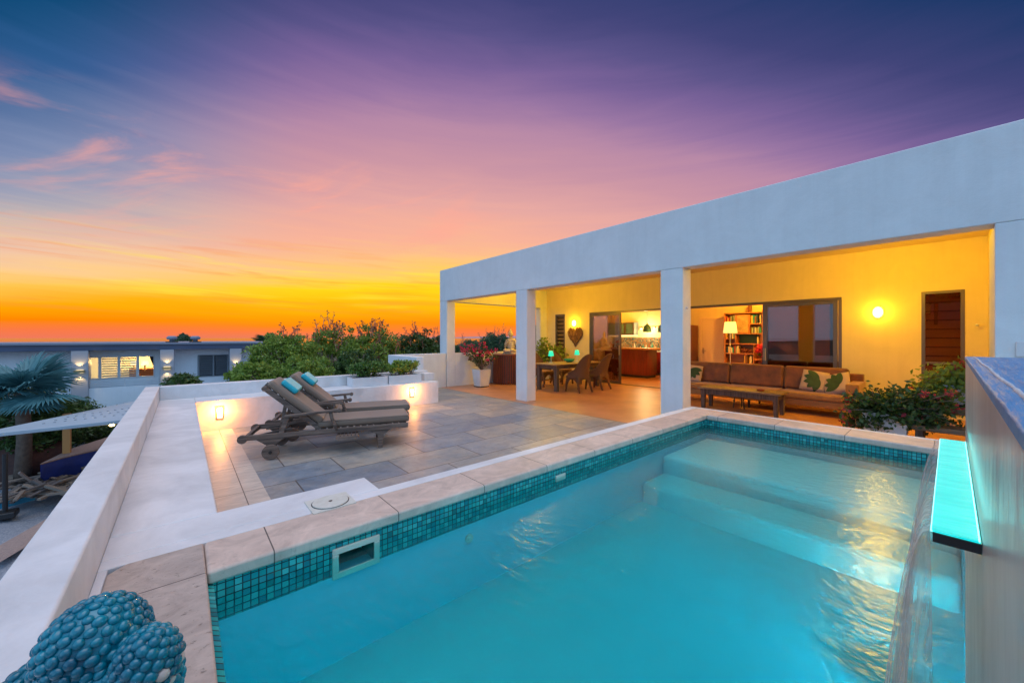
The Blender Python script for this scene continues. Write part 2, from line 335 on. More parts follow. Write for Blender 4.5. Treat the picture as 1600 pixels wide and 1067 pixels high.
M['sail'] = pbr('pale_canopy_sheet', (.42,.50,.56), .5, var=(.36,.45,.52), vscale=1.5)
M['post'] = pbr('honey_post', (.48,.26,.09), .6)
M['gravel'] = pbr('grey_gravel', (.36,.39,.44), .85, var=(.14,.17,.22), vscale=26, detail=8, bump=1., bscale=50)
M['sand'] = pbr('pinkish_sand', (.36,.26,.22), .9, var=(.24,.18,.17), vscale=18, detail=8, bump=.9, bscale=40)
M['tarp'] = pbr('blue_tarpaulin', (.010,.035,.24), .35, var=(.006,.02,.15), vscale=3, bump=.8, bscale=5)
M['rust'] = pbr('rusty_steel', (.09,.035,.025), .75, var=(.04,.02,.018), vscale=6, bump=.4)
M['scrap'] = pbr('scrap_timber', (.2,.17,.14), .8, island=[(.12,.10,.09),(.24,.19,.15),(.17,.15,.15),(.30,.24,.18)])
M['kerbblue'] = pbr('blue_painted_board', (.03,.30,.48), .5)
M['glaze'] = pbr('turquoise_glaze', (.0,.25,.34), .08, var=(.0,.07,.13), vscale=14, detail=6, bump=.25, bscale=30, coat=.4, spec=.5)
M['glaze_w'] = pbr('chipped_white_glaze', (.60,.52,.46), .35)
M['skimmer'] = pbr('cream_plastic', (.62,.60,.50), .4)
M['lidp'] = pbr('cream_cover_plastic', (.70,.68,.60), .5, var=(.60,.57,.48), vscale=25, bump=.2, bscale=60)
M['ocean'] = pbr('sea_water', (.03,.04,.06), .10)
M['earth'] = pbr('scrub_ground', (.05,.06,.035), .9, var=(.09,.08,.05), vscale=.4)
M['hill'] = pbr('far_ridge', (.58,.30,.28), .9, var=(.50,.28,.27), vscale=.01)
M['buddha'] = pbr('pale_stone', (.66,.55,.36), .6, var=(.55,.44,.28), vscale=12, bump=.2)
M['shade_teal'] = pbr('teal_lamp_shade', (.03,.5,.36), .7, emit=(.02,.75,.42), estr=1.1)
M['shade_warm'] = pbr('cream_lamp_shade', (.8,.6,.3), .7, emit=(1,.62,.16), estr=1.5)
M['pend'] = pbr('sea_green_enamel', (.10,.30,.20), .35)
M['picture'] = pbr('framed_picture', (.62,.42,.16), .6, var=(.28,.2,.1), vscale=9)
M['green'] = pbr('green_panel', (.03,.13,.05), .6)
M['shelfwood'] = pbr('shelf_wood', (.55,.22,.07), .5, var=(.42,.16,.05), vscale=4, stretch=(1,1,6))
M['cream'] = pbr('cream_door_paint', (.78,.60,.34), .5)
M['bulb'] = emitter('warm_bulb', (1,.80,.36), 7)
M['bulb_s'] = emitter('step_light_glow', (1,.62,.22), 9)
M['nb_glow'] = emitter('sconce_glow', (1,.72,.34), 2.2)
M['led'] = None

# ------------------------------------------------------------------ mesh builder
def ortho(d):
    d = Vector(d).normalized(); a = Vector((0,0,1)) if abs(d.z) < .9 else Vector((1,0,0))
    u = d.cross(a).normalized(); return u, d.cross(u).normalized()
class MB:
    def __init__(s): s.v = []; s.f = []; s.fm = []; s.mi = 0
    def add(s, vs, fs):
        n = len(s.v); s.v += [tuple(v) for v in vs]; s.f += [tuple(i+n for i in f) for f in fs]; s.fm += [s.mi]*len(fs); return s
    def box(s, x0, x1, y0, y1, z0, z1, M4=None, taper=0.):
        vs = [Vector(p) for p in ((x0,y0,z0),(x1,y0,z0),(x1,y1,z0),(x0,y1,z0),(x0,y0,z1),(x1,y0,z1),(x1,y1,z1),(x0,y1,z1))]
        if taper:
            cx, cy = (x0+x1)/2, (y0+y1)/2
            for i in range(4): vs[i].x = cx+(vs[i].x-cx)*(1-taper); vs[i].y = cy+(vs[i].y-cy)*(1-taper)
        if M4: vs = [M4 @ v for v in vs]
        return s.add(vs, [(0,3,2,1),(4,5,6,7),(0,1,5,4),(1,2,6,5),(2,3,7,6),(3,0,4,7)])
    def quad(s, *p): return s.add(p, [tuple(range(len(p)))])
    def beam(s, p0, p1, w, h, up=(0,0,1)):
        """square bar between two points"""
        p0, p1 = Vector(p0), Vector(p1); d = (p1-p0).normalized(); up = Vector(up)
        u = d.cross(up)
        if u.length < 1e-4: u = d.cross(Vector((1,0,0)))
        u.normalize(); v = u.cross(d).normalized()
        vs = [p+u*a*w/2+v*b*h/2 for p in (p0, p1) for a, b in ((-1,-1),(1,-1),(1,1),(-1,1))]
        return s.add(vs, [(0,1,2,3),(7,6,5,4),(0,4,5,1),(1,5,6,2),(2,6,7,3),(3,7,4,0)])
    def cyl(s, p0, p1, r0, r1=None, n=16, cap=True):
        r1 = r0 if r1 is None else r1; p0, p1 = Vector(p0), Vector(p1); u, v = ortho(p1-p0); k = len(s.v)
        vs = []
        for p, r in ((p0, r0), (p1, r1)):
            for i in range(n):
                a = 2*PI*i/n; vs.append(p+u*math.cos(a)*r+v*math.sin(a)*r)
        fs = [(i, (i+1) % n, n+(i+1) % n, n+i) for i in range(n)]
        if cap: fs += [tuple(range(n))[::-1], tuple(range(n, 2*n))]
        return s.add(vs, fs)
    def tube(s, pts, r, n=6):
        """r number or list"""
        pts = [Vector(p) for p in pts]; m = len(pts); vs = []; fs = []
        for i, p in enumerate(pts):
            d = pts[min(i+1, m-1)]-pts[max(i-1, 0)]; u, v = ortho(d); rr = r[i] if isinstance(r, (list, tuple)) else r
            for j in range(n):
                a = 2*PI*j/n; vs.append(p+u*math.cos(a)*rr+v*math.sin(a)*rr)
        for i in range(m-1):
            for j in range(n): fs.append((i*n+j, i*n+(j+1) % n, (i+1)*n+(j+1) % n, (i+1)*n+j))
        fs += [tuple(range(n))[::-1], tuple((m-1)*n+j for j in range(n))]
        return s.add(vs, fs)
    def lathe(s, prof, c=(0,0,0), n=24, sx=1., sy=1.):
        vs = []; fs = []; m = len(prof)
        for r, z in prof:
            for j in range(n):
                a = 2*PI*j/n; vs.append((c[0]+math.cos(a)*r*sx, c[1]+math.sin(a)*r*sy, c[2]+z))
        for i in range(m-1):
            for j in range(n): fs.append((i*n+j, i*n+(j+1) % n, (i+1)*n+(j+1) % n, (i+1)*n+j))
        if prof[0][0] > 1e-4: fs.append(tuple(range(n))[::-1])
        if prof[-1][0] > 1e-4: fs.append(tuple((m-1)*n+j for j in range(n)))
        return s.add(vs, fs)
    def ell(s, c, r, nu=16, nv=10, M4=None):
        vs = []; fs = []
        for i in range(nv+1):
            ph = PI*i/nv
            for j in range(nu):
                th = 2*PI*j/nu; p = Vector((r[0]*math.sin(ph)*math.cos(th), r[1]*math.sin(ph)*math.sin(th), r[2]*math.cos(ph)))
                if M4: p = M4 @ p
                vs.append(p+Vector(c))
        for i in range(nv):
            for j in range(nu): fs.append((i*nu+j, (i+1)*nu+j, (i+1)*nu+(j+1) % nu, i*nu+(j+1) % nu))
        return s.add(vs, fs)
    def prism(s, poly, z0, z1, M4=None):
        """polygon (x, y) extruded in z"""
        n = len(poly); vs = [Vector((x, y, z0)) for x, y in poly]+[Vector((x, y, z1)) for x, y in poly]
        if M4: vs = [M4 @ v for v in vs]
        return s.add(vs, [tuple(range(n))[::-1], tuple(range(n, 2*n))]+[(i, (i+1) % n, n+(i+1) % n, n+i) for i in range(n)])
    def pad(s, x0, x1, y0, y1, z0, z1, puff=.3, n=10, M4=None, sq=4., seed=0):
        """soft cushion: superellipse outline, domed both sides"""
        vs = []; fs = []; cx, cy, cz = (x0+x1)/2, (y0+y1)/2, (z0+z1)/2; hx, hy, hz = (x1-x0)/2, (y1-y0)/2, (z1-z0)/2
        rr = random.Random(seed)
        for side in (1, -1):
            for i in range(n+1):
                for j in range(n+1):
                    a, b = -1+2*i/n, -1+2*j/n
                    a = math.sin(a*PI/2)*.35+a*.65; b = math.sin(b*PI/2)*.35+b*.65
                    k = max(0, 1-abs(a)**sq)**(1/2.2)*max(0, 1-abs(b)**sq)**(1/2.2)
                    edge = (1-puff)*(1 if k > 1e-6 else .0)
                    h = hz*((1-puff)*min(1, k*2.2)+puff*k)
                    pull = 1-.035*(1-min(1, abs(h)/hz))*0
                    v = Vector((cx+a*hx*pull, cy+b*hy*pull, cz+side*h*(1+rr.uniform(-.03, .03))))
                    vs.append(M4 @ v if M4 else v)
        m = (n+1)*(n+1)
        for sd in range(2):
            for i in range(n):
                for j in range(n):
                    q = [sd*m+i*(n+1)+j, sd*m+(i+1)*(n+1)+j, sd*m+(i+1)*(n+1)+j+1, sd*m+i*(n+1)+j+1]
                    fs.append(tuple(q if sd == 0 else q[::-1]))
        return s.add(vs, fs)
    def mesh(s, name, mat, smooth=False):
        me = bpy.data.meshes.new(name); me.from_pydata(s.v, [], s.f); me.update()
        for mt in (mat if isinstance(mat, (list, tuple)) else [mat]): me.materials.append(mt)
        if isinstance(mat, (list, tuple)): me.polygons.foreach_set('material_index', s.fm)
        if smooth: me.polygons.foreach_set('use_smooth', [True]*len(me.polygons))
        return me
    def build(s, name, mat, parent=None, smooth=False, bevel=0., world=True, seg=2, weld=False, **kw):
        me = s.mesh(name, mat, smooth or bevel > 0)
        o = bpy.data.objects.new(name, me); C.objects.link(o)
        if weld: wm = o.modifiers.new('weld', 'WELD'); wm.merge_threshold = .0004
        if bevel:
            b = o.modifiers.new('bevel', 'BEVEL'); b.width = bevel; b.segments = seg; b.limit_method = 'ANGLE'; b.angle_limit = math.radians(35)
            b.harden_normals = True
        if parent is not None: attach(o, parent, world)
        if kw: tag(o, **kw)
        return o
def attach(o, parent, world=True):
    o.parent = parent
    if world:
        p = parent; mw = Matrix.Identity(4); ch = []
        while p: ch.append(p); p = p.parent
        for q in reversed(ch): mw = mw @ q.matrix_parent_inverse @ Matrix.LocRotScale(q.location, q.rotation_euler, q.scale)
        o.matrix_parent_inverse = mw.inverted()
def tag(o, label=None, cat=None, group=None, kind=None):
    if label: o['label'] = label
    if cat: o['category'] = cat
    if group: o['group'] = group
    if kind: o['kind'] = kind
    return o
def thing(name, label, cat, loc=(0,0,0), rz=0., group=None):
    o = bpy.data.objects.new(name, None); C.objects.link(o); o.empty_display_size = .1
    o.location = loc; o.rotation_euler = (0, 0, rz); return tag(o, label, cat, group)
def kids(o): return [c for c in C.objects if c.parent == o]
def copy_tree(o, parent=None, loc=None, rz=None, label=None):
    ch = kids(o); c = o.copy(); C.objects.link(c)
    if parent: c.parent = parent
    if loc is not None: c.location = loc
    if rz is not None: c.rotation_euler = (0, 0, rz)
    if label: c['label'] = label
    for k in ch: copy_tree(k, c)
    return c
def lamp_at(name, loc, col, watts, parent=None, radius=.05, kind='POINT', rot=None, size=None, spot=None, blend=.6):
    ld = bpy.data.lights.new(name, kind); ld.energy = watts; ld.color = col
    if kind in ('POINT', 'SPOT'): ld.shadow_soft_size = radius
    if kind == 'AREA': ld.shape = 'RECTANGLE'; ld.size, ld.size_y = size
    if kind == 'SPOT': ld.spot_size = spot; ld.spot_blend = blend
    o = bpy.data.objects.new(name, ld); C.objects.link(o); o.location = loc
    if rot: o.rotation_euler = rot
    if parent is not None: attach(o, parent)
    return o

# ------------------------------------------------------------------ foliage helpers
def leaf_mesh(name, pts, size, mat, parent=None, nrm_up=.3, aspect=.5, seed=1, jitter=.35, world=True, **kw):
    """pts (n,3): one folded leaf (2 triangles each side) per point, random facing"""
    rng = np.random.default_rng(seed); n = len(pts)
    d = rng.normal(size=(n, 3)); d[:, 2] += nrm_up*.5; d /= np.linalg.norm(d, axis=1)[:, None]
    u = rng.normal(size=(n, 3)); u -= (u*d).sum(1)[:, None]*d; u /= np.linalg.norm(u, axis=1)[:, None]
    v = np.cross(d, u); s = size*(1+rng.uniform(-jitter, jitter, n))[:, None]
    a = pts-u*s; b = pts+v*s*aspect+d*s*.16; c = pts+u*s; e = pts-v*s*aspect+d*s*.16
    V = np.stack([a, b, c, e], 1).reshape(-1, 3)
    me = bpy.data.meshes.new(name); me.vertices.add(len(V)); me.vertices.foreach_set('co', V.ravel())
    k = np.arange(n)*4
    T = np.stack([k, k+1, k+2, k, k+2, k+3], 1).reshape(-1)
    me.loops.add(len(T)); me.loops.foreach_set('vertex_index', T)
    me.polygons.add(len(T)//3); me.polygons.foreach_set('loop_start', np.arange(0, len(T), 3)); me.polygons.foreach_set('loop_total', np.full(len(T)//3, 3))
    me.update(calc_edges=True); me.materials.append(mat)
    o = bpy.data.objects.new(name, me); C.objects.link(o)
    if parent is not None: attach(o, parent, world)
    if kw: tag(o, **kw)
    return o
def clump_points(c, r, nclump, per, spread, seed, shell=.55, flat=1.):
    """leaf points in clumps spread through an ellipsoid, denser near its skin"""
    rng = np.random.default_rng(seed); c = np.array(c); r = np.array(r)
    d = rng.normal(size=(nclump, 3)); d /= np.linalg.norm(d, axis=1)[:, None]
    rad = shell+(1-shell)*rng.random(nclump)**.6
    cc = c+d*rad[:, None]*r*(1+rng.normal(size=(nclump, 1))*.10)
    sp = spread*(.6+.8*rng.random(nclump))
    P = []
    for q, s in zip(cc, sp):
        g = rng.normal(size=(per, 3)); g /= np.linalg.norm(g, axis=1)[:, None]; g *= (rng.random((per, 1))**.45)
        P.append(q+g*s*np.array([1, 1, .75*flat]))
    return np.concatenate(P), cc

# ================================================================== SETTING
GZ = -3.2
g = MB(); 
# ground sheet below the terrace, reaching the horizon, one sheet
g.quad((-9000,-2000,GZ-.3),(9000,-2000,GZ-.3),(9000,9000,GZ-.3),(-9000,9000,GZ-.3)).build('ground', M['earth'], kind='structure')
g = MB()
nx, ny = 30, 40; vs = []; fs = []
for j in range(ny+1):
    for i in range(nx+1):
        x = -18+30*i/nx; y = -6+38*j/ny
        vs.append((x, y, GZ+.12*math.sin(x*.9+y*.4)*math.sin(y*.5)+.05*math.sin(3*x+1.7*y)))
for j in range(ny):
    for i in range(nx): k = j*(nx+1)+i; fs.append((k, k+1, k+nx+2, k+nx+1))
g.add(vs, fs).build('gravel_yard', M['gravel'], smooth=True, kind='structure')
MB().quad((-9000,140,-2.6),(9000,140,-2.6),(9000,12000,-2.6),(-9000,12000,-2.6)).build('sea', M['ocean'], kind='structure')
# distant ridge to the right of the house corner
h = MB(); n = 80; vs = []; fs = []
for i in range(n+1):
    x = 2000+4600*i/n; t = (x-2000)/4600
    y = 4200-.3*x
    top = 8+34*(1-math.exp(-max(0, t-.05)*5))*(.8+.2*math.sin(i*.35))+5*math.sin(i*.8)*.5
    vs += [(x, y, -3), (x, y+120, top), (x, y+900, -3)]
for i in range(n): k = 3*i; fs += [(k, k+3, k+4, k+1), (k+1, k+4, k+5, k+2)]
h.add(vs, fs).build('hills', M['hill'], smooth=True, kind='structure')

# ================================================================== TERRACE
LZ = .49; PZ = .70
MB().box(.13, 5.92, 2.5, 10.12, -.2, 0).build('terrace_floor', M['pavers'], kind='structure')
MB().box(.13, .62, 2.5, 7.8, .0005, .004).build('terrace_border_path', M['border'], kind='structure')
MB().box(5.92, 10.7, -.45, 10.12, -.2, 0.002).build('patio_floor', M['infloor'], kind='structure')

# supporting mass of the terrace below
t = thing('retaining_wall', 'tall white retaining wall carrying the roof terrace above the yard', 'wall', (0, 5, GZ))
MB().box(-.455, 5.9, -1.2, 8.59, GZ-.2, -.205).build('wall', M['white'], t)
t = thing('bench_wall', 'low white parapet wall with built-in bench ledge running along the left side of the terrace', 'wall', (-.3, 5, 0))
MB().box(-.46, -.28, -1.2, 8.60, -.2, PZ).build('parapet', M['white2'], t, bevel=.012)
MB().box(-.281, .155, 2.795, 8.40, -.2, LZ).build('ledge', M['white2'], t, bevel=.01)
t = thing('bench_wall', 'white bench wall at the far side of the terrace carrying two planters and two step lights', 'wall', (2.3, 8.2, 0))
MB().box(-.279, 4.55, 8.40, 8.60, -.2, PZ+.005).build('parapet', M['white2'], t, bevel=.012)
MB().box(.156, 4.50, 7.80, 8.399, -.2, LZ+.002).build('ledge', M['white2'], t, bevel=.01)
MB().box(4.30, 4.56, 8.10, 8.42, LZ+.003, .66).build('end_block', M['white2'], t, bevel=.01)
t = thing('garden_wall', 'waist-high white wall closing the terrace between the bench wall and the first column', 'wall', (5.4, 10.2, 0))
MB().box(4.55, 6.10, 10.12, 10.32, -.2, 1.03).build('wall', M['white'], t, bevel=.012)
MB().box(4.35, 4.549, 8.61, 10.32, -.2, 1.028).build('wall', M['white'], t, bevel=.012)

# ------------------------------------------------------------------ pool
PX0, PX1, PY0, PY1 = .10, 5.22, -.05, 2.12; WL = .352; TB = .25; DEEP = -.85
t = thing('swimming_pool', 'raised turquoise swimming pool with pale travertine coping and mosaic waterline', 'pool', (2.6, 1, 0))
POOL = t
# travertine coping, overhanging the tiles by 2 cm; bullnosed
CO = .428
MB().box(PX0-.02, 5.62, PY1-.02, 2.42, CO, LZ).build('coping', M['coping_x'], t, bevel=.016, seg=3)
MB().box(PX1-.02, 5.62, -.9, PY1-.021, CO, LZ).build('coping', M['coping_y'], t, bevel=.016, seg=3)
MB().prism([(-.245,-.9),(PX0-.021,-.9),(PX0-.021,2.1),(PX0-.021,2.419),(-.19,2.419),(-.245,2.36)], CO, LZ+.001).build('coping', M['coping_near'], t, bevel=.010, seg=3)
MB().box(1.693, PX1-.021, -.42, PY0+.004, CO, LZ-.0005).build('coping', M['coping_x'], t, bevel=.016, seg=3)
# white painted strip round the outside
sm = MB().box(-.28, 5.62, 2.421, 2.52, -.2, LZ-.002); sm.box(-.28, 1.0, 2.5201, 2.794, -.2, LZ-.002); sm.box(5.621, 5.70, -.9, 2.52, -.2, LZ-.002)
sm.box(-.2795, -.2455, -.9, 2.42, -.2, LZ-.003)
sm.build('surround', M['white2'], t, bevel=.006)
# shell: walls, mosaic band, floor and steps
sh = MB()
sh.box(PX0-.1, PX0, PY0-.1, PY1+.1, DEEP-.1, TB).box(PX1, PX1+.1, PY0-.1, PY1+.1, DEEP-.1, TB)
sh.box(PX0+.001, PX1-.001, PY1, PY1+.1, DEEP-.1, TB).box(PX0+.001, PX1-.001, PY0-.1, PY0, DEEP-.1, TB)
sh.box(PX0+.001, PX1-.001, PY0+.001, PY1-.001, DEEP-.1, DEEP)
sh.build('shell', M['basin'], t)
st = MB()
for k, (xa, z1) in enumerate(((4.05, .19), (3.62, .0), (3.19, -.22), (2.8, -.46))):
    st.box(xa, PX1-.002-.0005*k, PY0+.002+.0005*k, PY1-.002-.0005*k, DEEP+.001+.001*k, z1)
st.build('steps', pbr('pale_step_plaster', (.72,.84,.85), .6, var=(.60,.78,.80), vscale=2.5), t, bevel=.05, seg=4)
mb = MB()
mb.box(PX0-.02, PX0+.003, PY0, PY1, TB+.001, CO-.001); mb.box(PX1-.003, PX1+.02, PY0, PY1, TB+.001, CO-.001)
# long side band broken for the skimmer mouth
SX0, SX1, SZ0, SZ1 = .62, .81, .27, .366
mb.box(PX0+.004, SX0, PY1-.003, PY1+.02, TB+.001, CO-.001).box(SX1, PX1-.004, PY1-.003, PY1+.02, TB+.001, CO-.001)
mb.box(SX0, SX1, PY1-.003, PY1+.02, SZ1, CO-.001)
mb.build('mosaic_band', M['mosaic'], t)
sk = MB()
def fr(mb, x0, x1, z0, z1, w, y0, y1):
    mb.box(x0, x1, y0, y1, z1-w, z1).box(x0, x0+w, y0, y1, z0, z1-w).box(x1-w, x1, y0, y1, z0, z1-w).box(x0, x1, y0, y1, z0-w, z0)
fr(sk, .590, .840, .27, .396, .032, PY1-.018, PY1-.003)
so = sk.build('skimmer', M['skimmer'], t, bevel=.005)
kk = MB(); kk.box(SX0, SX1, PY1+.2, PY1+.22, .255, SZ1).box(SX0-.02, SX0, PY1, PY1+.2, .255, SZ1).box(SX1, SX1+.02, PY1, PY1+.2, .255, SZ1).box(SX0, SX1, PY1+.021, PY1+.2, SZ1, SZ1+.02)
kk.build('skimmer_throat', pbr('skimmer_inside', (.05,.22,.20), .5), so)
# jets
MB().lathe([(0,0),(.028,0),(.030,.01),(.012,.012),(.012,.02)], (0,0,0), 16).build('inlet', M['skimmer'], t, world=False).matrix_local = Matrix.Translation((1.45-2.6, PY1-.004-1, .16)) @ Matrix.Rotation(PI/2, 4, 'X')
fl = MB().box(0,.12,0,.012,0,.05); fi = fl.build('inlet', M['skimmer'], t, bevel=.006, world=False); fi.location = (2.30-2.6, PY1-.016-1, .325)
# skimmer cover in the white slab
t = thing('skimmer_lid', 'square cream plastic lid with a round speckled cover beside the pool coping', 'lid', (.687, 2.493, LZ))
MB().box(.565, .808, 2.385, 2.600, LZ-.0015, LZ+.006).build('lid_frame', M['lidp'], t, bevel=.002)
l = MB().lathe([(.0,.001),(.100,.001),(.100,.0065),(.096,.0075),(0,.0075)], (.687, 2.493, LZ+.004), 48)
l.build('cover', M['lidp'], t, smooth=False)
MB().lathe([(.1055,0),(.1055,.0008),(.1003,.0008),(.1003,0)], (.687, 2.493, LZ+.0060), 48).build('gap_ring', M['black'], t)
MB().lathe([(0,0),(.011,0),(.011,.001),(0,.001)], (.687, 2.493, LZ+.0113), 20).build('finger_hole', M['black'], t)

# water
def water_mat():
    mt, nt, N, L = nodes('pool_water')
    tc = N.new('ShaderNodeTexCoord'); mp = N.new('ShaderNodeMapping'); L.new(tc.outputs['Object'], mp.inputs[0]); mp.inputs['Scale'].default_value = (1.6, .8, 1); mp.inputs['Rotation'].default_value = (0, 0, .5)
    n = N.new('ShaderNodeTexNoise'); n.inputs['Scale'].default_value = 12; n.inputs['Detail'].default_value = 3; n.inputs['Distortion'].default_value = .5; L.new(mp.outputs[0], n.inputs['Vector'])
    n2 = N.new('ShaderNodeTexNoise'); n2.inputs['Scale'].default_value = 34; n2.inputs['Detail'].default_value = 3; L.new(mp.outputs[0], n2.inputs['Vector'])
    ad = N.new('ShaderNodeMath'); ad.operation = 'MULTIPLY_ADD'; ad.inputs[1].default_value = .35; L.new(n2.outputs['Fac'], ad.inputs[0]); L.new(n.outputs['Fac'], ad.inputs[2])
    b = N.new('ShaderNodeBump'); b.inputs['Strength'].default_value = .40; b.inputs['Distance'].default_value = .016; L.new(ad.outputs[0], b.inputs['Height'])
    f = N.new('ShaderNodeFresnel'); f.inputs[0].default_value = 1.33; L.new(b.outputs[0], f.inputs['Normal'])
    g = N.new('ShaderNodeBsdfGlossy'); g.inputs['Roughness'].default_value = .18; L.new(b.outputs[0], g.inputs['Normal'])
    tr = N.new('ShaderNodeBsdfTransparent'); tr.inputs[0].default_value = (.97,1,1,1)
    mx = N.new('ShaderNodeMixShader'); L.new(f.outputs[0], mx.inputs[0]); L.new(tr.outputs[0], mx.inputs[1]); L.new(g.outputs[0], mx.inputs[2])
    o = N.new('ShaderNodeOutputMaterial'); L.new(mx.outputs[0], o.inputs[0])
    vs_ = N.new('ShaderNodeVolumeScatter'); vs_.inputs[0].default_value = (.0,.75,1,1); vs_.inputs[1].default_value = .8
    va = N.new('ShaderNodeVolumeAbsorption'); va.inputs[0].default_value = (.0,.95,.995,1); va.inputs[1].default_value = 2.4
    av = N.new('ShaderNodeAddShader'); L.new(va.outputs[0], av.inputs[0]); L.new(vs_.outputs[0], av.inputs[1]); L.new(av.outputs[0], o.inputs['Volume'])
    return mt
M['water'] = water_mat()
MB().box(PX0-.004, PX1+.004, PY0-.004, PY1+.004, DEEP-.05, WL).build('water', M['water'], kind='structure')
# underwater lights added for the pool glow: waterfall wall and near end wall
for k, (x, y) in enumerate(((.35, .25), (2.6, .12))):
    t = thing('pool_light', ['round underwater light glowing cyan at the near end of the pool', 'round underwater light glowing cyan in the pool wall below the waterfall'][k], 'light', (x, y, -.35), group='underwater pool lights')
    MB().lathe([(0,-.015),(.07,-.015),(.075,0),(.06,.01),(0,.015)], (x, y-.08 if k else y, -.35), 20).build('lens', emitter('pool_lens%d' % k, (.3,.95,1), 3), t)
    lamp_at('bulb', (x+.1, y+.12, -.30), (.0,.62,1.0), 2500, t, radius=.12)

# ------------------------------------------------------------------ waterfall wall at right
WY = -.028; WT = 1.447; WE = 1.69
t = thing('waterfall_wall', 'tall streaked travertine wall with a blue slate cap beside the pool', 'wall', (.8, -.3, 0))
WALL = t
MB().box(-1.2, WE, -.62, WY, DEEP-.2, WT-.012).build('stone_facing', M['stonewall'], t, bevel=.002)
MB().box(-1.2, WE+.002, -.62, WY+.0012, WT-.0118, WT).build('cap', M['slate'], t, bevel=.002)
rb = MB()
pts = []; rr = random.Random(3)
for i in range(60):
    x = -.3+1.95*i/59; pts.append((x, WY-.0145-.0008*math.sin(i*.5)-rr.uniform(0, .0009), WT+.0002))
rb.tube(pts, [.0016+.001*abs(math.sin(i*1.3)) for i in range(60)], 6).build('cap_joint', M['slate_ridge'], t, smooth=True)
jj = MB()
for xj in (.60, 1.15): jj.box(xj, xj+.002, WY, WY+.0006, .30, WT-.014)


def led_mat():
    mt, nt, N, L = nodes('lit_spill_water')
    tc = N.new('ShaderNodeTexCoord'); mp = N.new('ShaderNodeMapping'); L.new(tc.outputs['Object'], mp.inputs[0]); mp.inputs['Scale'].default_value = (30, 5, 1)
    n = N.new('ShaderNodeTexNoise'); n.inputs['Scale'].default_value = 2; n.inputs['Detail'].default_value = 7; n.inputs['Roughness'].default_value = .7; L.new(mp.outputs[0], n.inputs['Vector'])
    r = N.new('ShaderNodeValToRGB'); r.color_ramp.elements[0].position = .38; r.color_ramp.elements[1].position = .72
    r.color_ramp.elements[0].color = (.0,.72,.71,1); r.color_ramp.elements[1].color = (.05,.90,.88,1); L.new(n.outputs['Fac'], r.inputs[0])
    p = N.new('ShaderNodeBsdfPrincipled'); p.inputs['Base Color'].default_value = (.02,.3,.3,1); p.inputs['Roughness'].default_value = .12
    L.new(r.outputs[0], p.inputs['Emission Color']); p.inputs['Emission Strength'].default_value = 1.0
    b = N.new('ShaderNodeBump'); b.inputs['Strength'].default_value = .4; b.inputs['Distance'].default_value = .004; L.new(n.outputs['Fac'], b.inputs['Height']); L.new(b.outputs[0], p.inputs['Normal'])
    o = N.new('ShaderNodeOutputMaterial'); L.new(p.outputs[0], o.inputs[0]); return mt
LX0, LX1, LY, LZt = .80, 1.55, .0165, 1.226
t = thing('waterfall_spout', 'thin steel waterfall spout lit bright cyan sticking out of the stone wall', 'spout', (1.17, 0, 1.2))
MB().box(LX0, LX1, WY+.0006, LY, LZt-.013, LZt).build('lip', M['black'], t)
MB().box(LX0+.002, LX1-.002, WY+.001, LY+.001, LZt+.0004, LZt+.003).build('lit_water_film', led_mat(), t)
MB().cyl((LX0+.002, LY+.001, LZt+.0015), (LX1-.002, LY+.001, LZt+.0015), .0012, n=8).build('light_strip', emitter('led_strip', (.35,1,.98), 2.2), t)
MB().cyl((LX0+.002, WY+.0025, LZt+.0025), (LX1-.002, WY+.0025, LZt+.0025), .0010, n=8).build('light_strip', emitter('led_strip_rear', (.35,1,.98), 2.0), t)
lamp_at('led_glow', (1.17, .0, LZt+.03), (.05,.95,.95), .12, t, kind='AREA', size=(.7, .03), rot=(PI, 0, 0))

def fall_mat():
    mt, nt, N, L = nodes('falling_water')
    tc = N.new('ShaderNodeTexCoord'); mp = N.new('ShaderNodeMapping'); L.new(tc.outputs['Object'], mp.inputs[0]); mp.inputs['Scale'].default_value = (48, 48, .8)
    n = N.new('ShaderNodeTexNoise'); n.inputs['Scale'].default_value = 1; n.inputs['Detail'].default_value = 5; n.inputs['Roughness'].default_value = .6; L.new(mp.outputs[0], n.inputs['Vector'])
    mr = N.new('ShaderNodeMapRange'); L.new(n.outputs['Fac'], mr.inputs[0]); mr.inputs[1].default_value = .35; mr.inputs[2].default_value = .68; mr.inputs[3].default_value = .12; mr.inputs[4].default_value = .66
    tr = N.new('ShaderNodeBsdfTransparent'); tr.inputs[0].default_value = (.97,.98,.98,1)
    d = N.new('ShaderNodeBsdfDiffuse'); d.inputs[0].default_value = (.85,.85,.84,1)
    tl = N.new('ShaderNodeBsdfTranslucent'); tl.inputs[0].default_value = (.9,.9,.9,1)
    g = N.new('ShaderNodeBsdfGlossy'); g.inputs['Roughness'].default_value = .22
    b = N.new('ShaderNodeBump'); b.inputs['Strength'].default_value = .6; b.inputs['Distance'].default_value = .01; L.new(n.outputs['Fac'], b.inputs['Height']); L.new(b.outputs[0], g.inputs['Normal'])
    m1 = N.new('ShaderNodeMixShader'); m1.inputs[0].default_value = .28; L.new(d.outputs[0], m1.inputs[1]); L.new(tl.outputs[0], m1.inputs[2])
    m2 = N.new('ShaderNodeMixShader'); m2.inputs[0].default_value = .10; L.new(m1.outputs[0], m2.inputs[1]); L.new(g.outputs[0], m2.inputs[2])
    m3 = N.new('ShaderNodeMixShader'); L.new(mr.outputs[0], m3.inputs[0]); L.new(tr.outputs[0], m3.inputs[1]); L.new(m2.outputs[0], m3.inputs[2])
    o = N.new('ShaderNodeOutputMaterial'); L.new(m3.outputs[0], o.inputs[0]); return mt
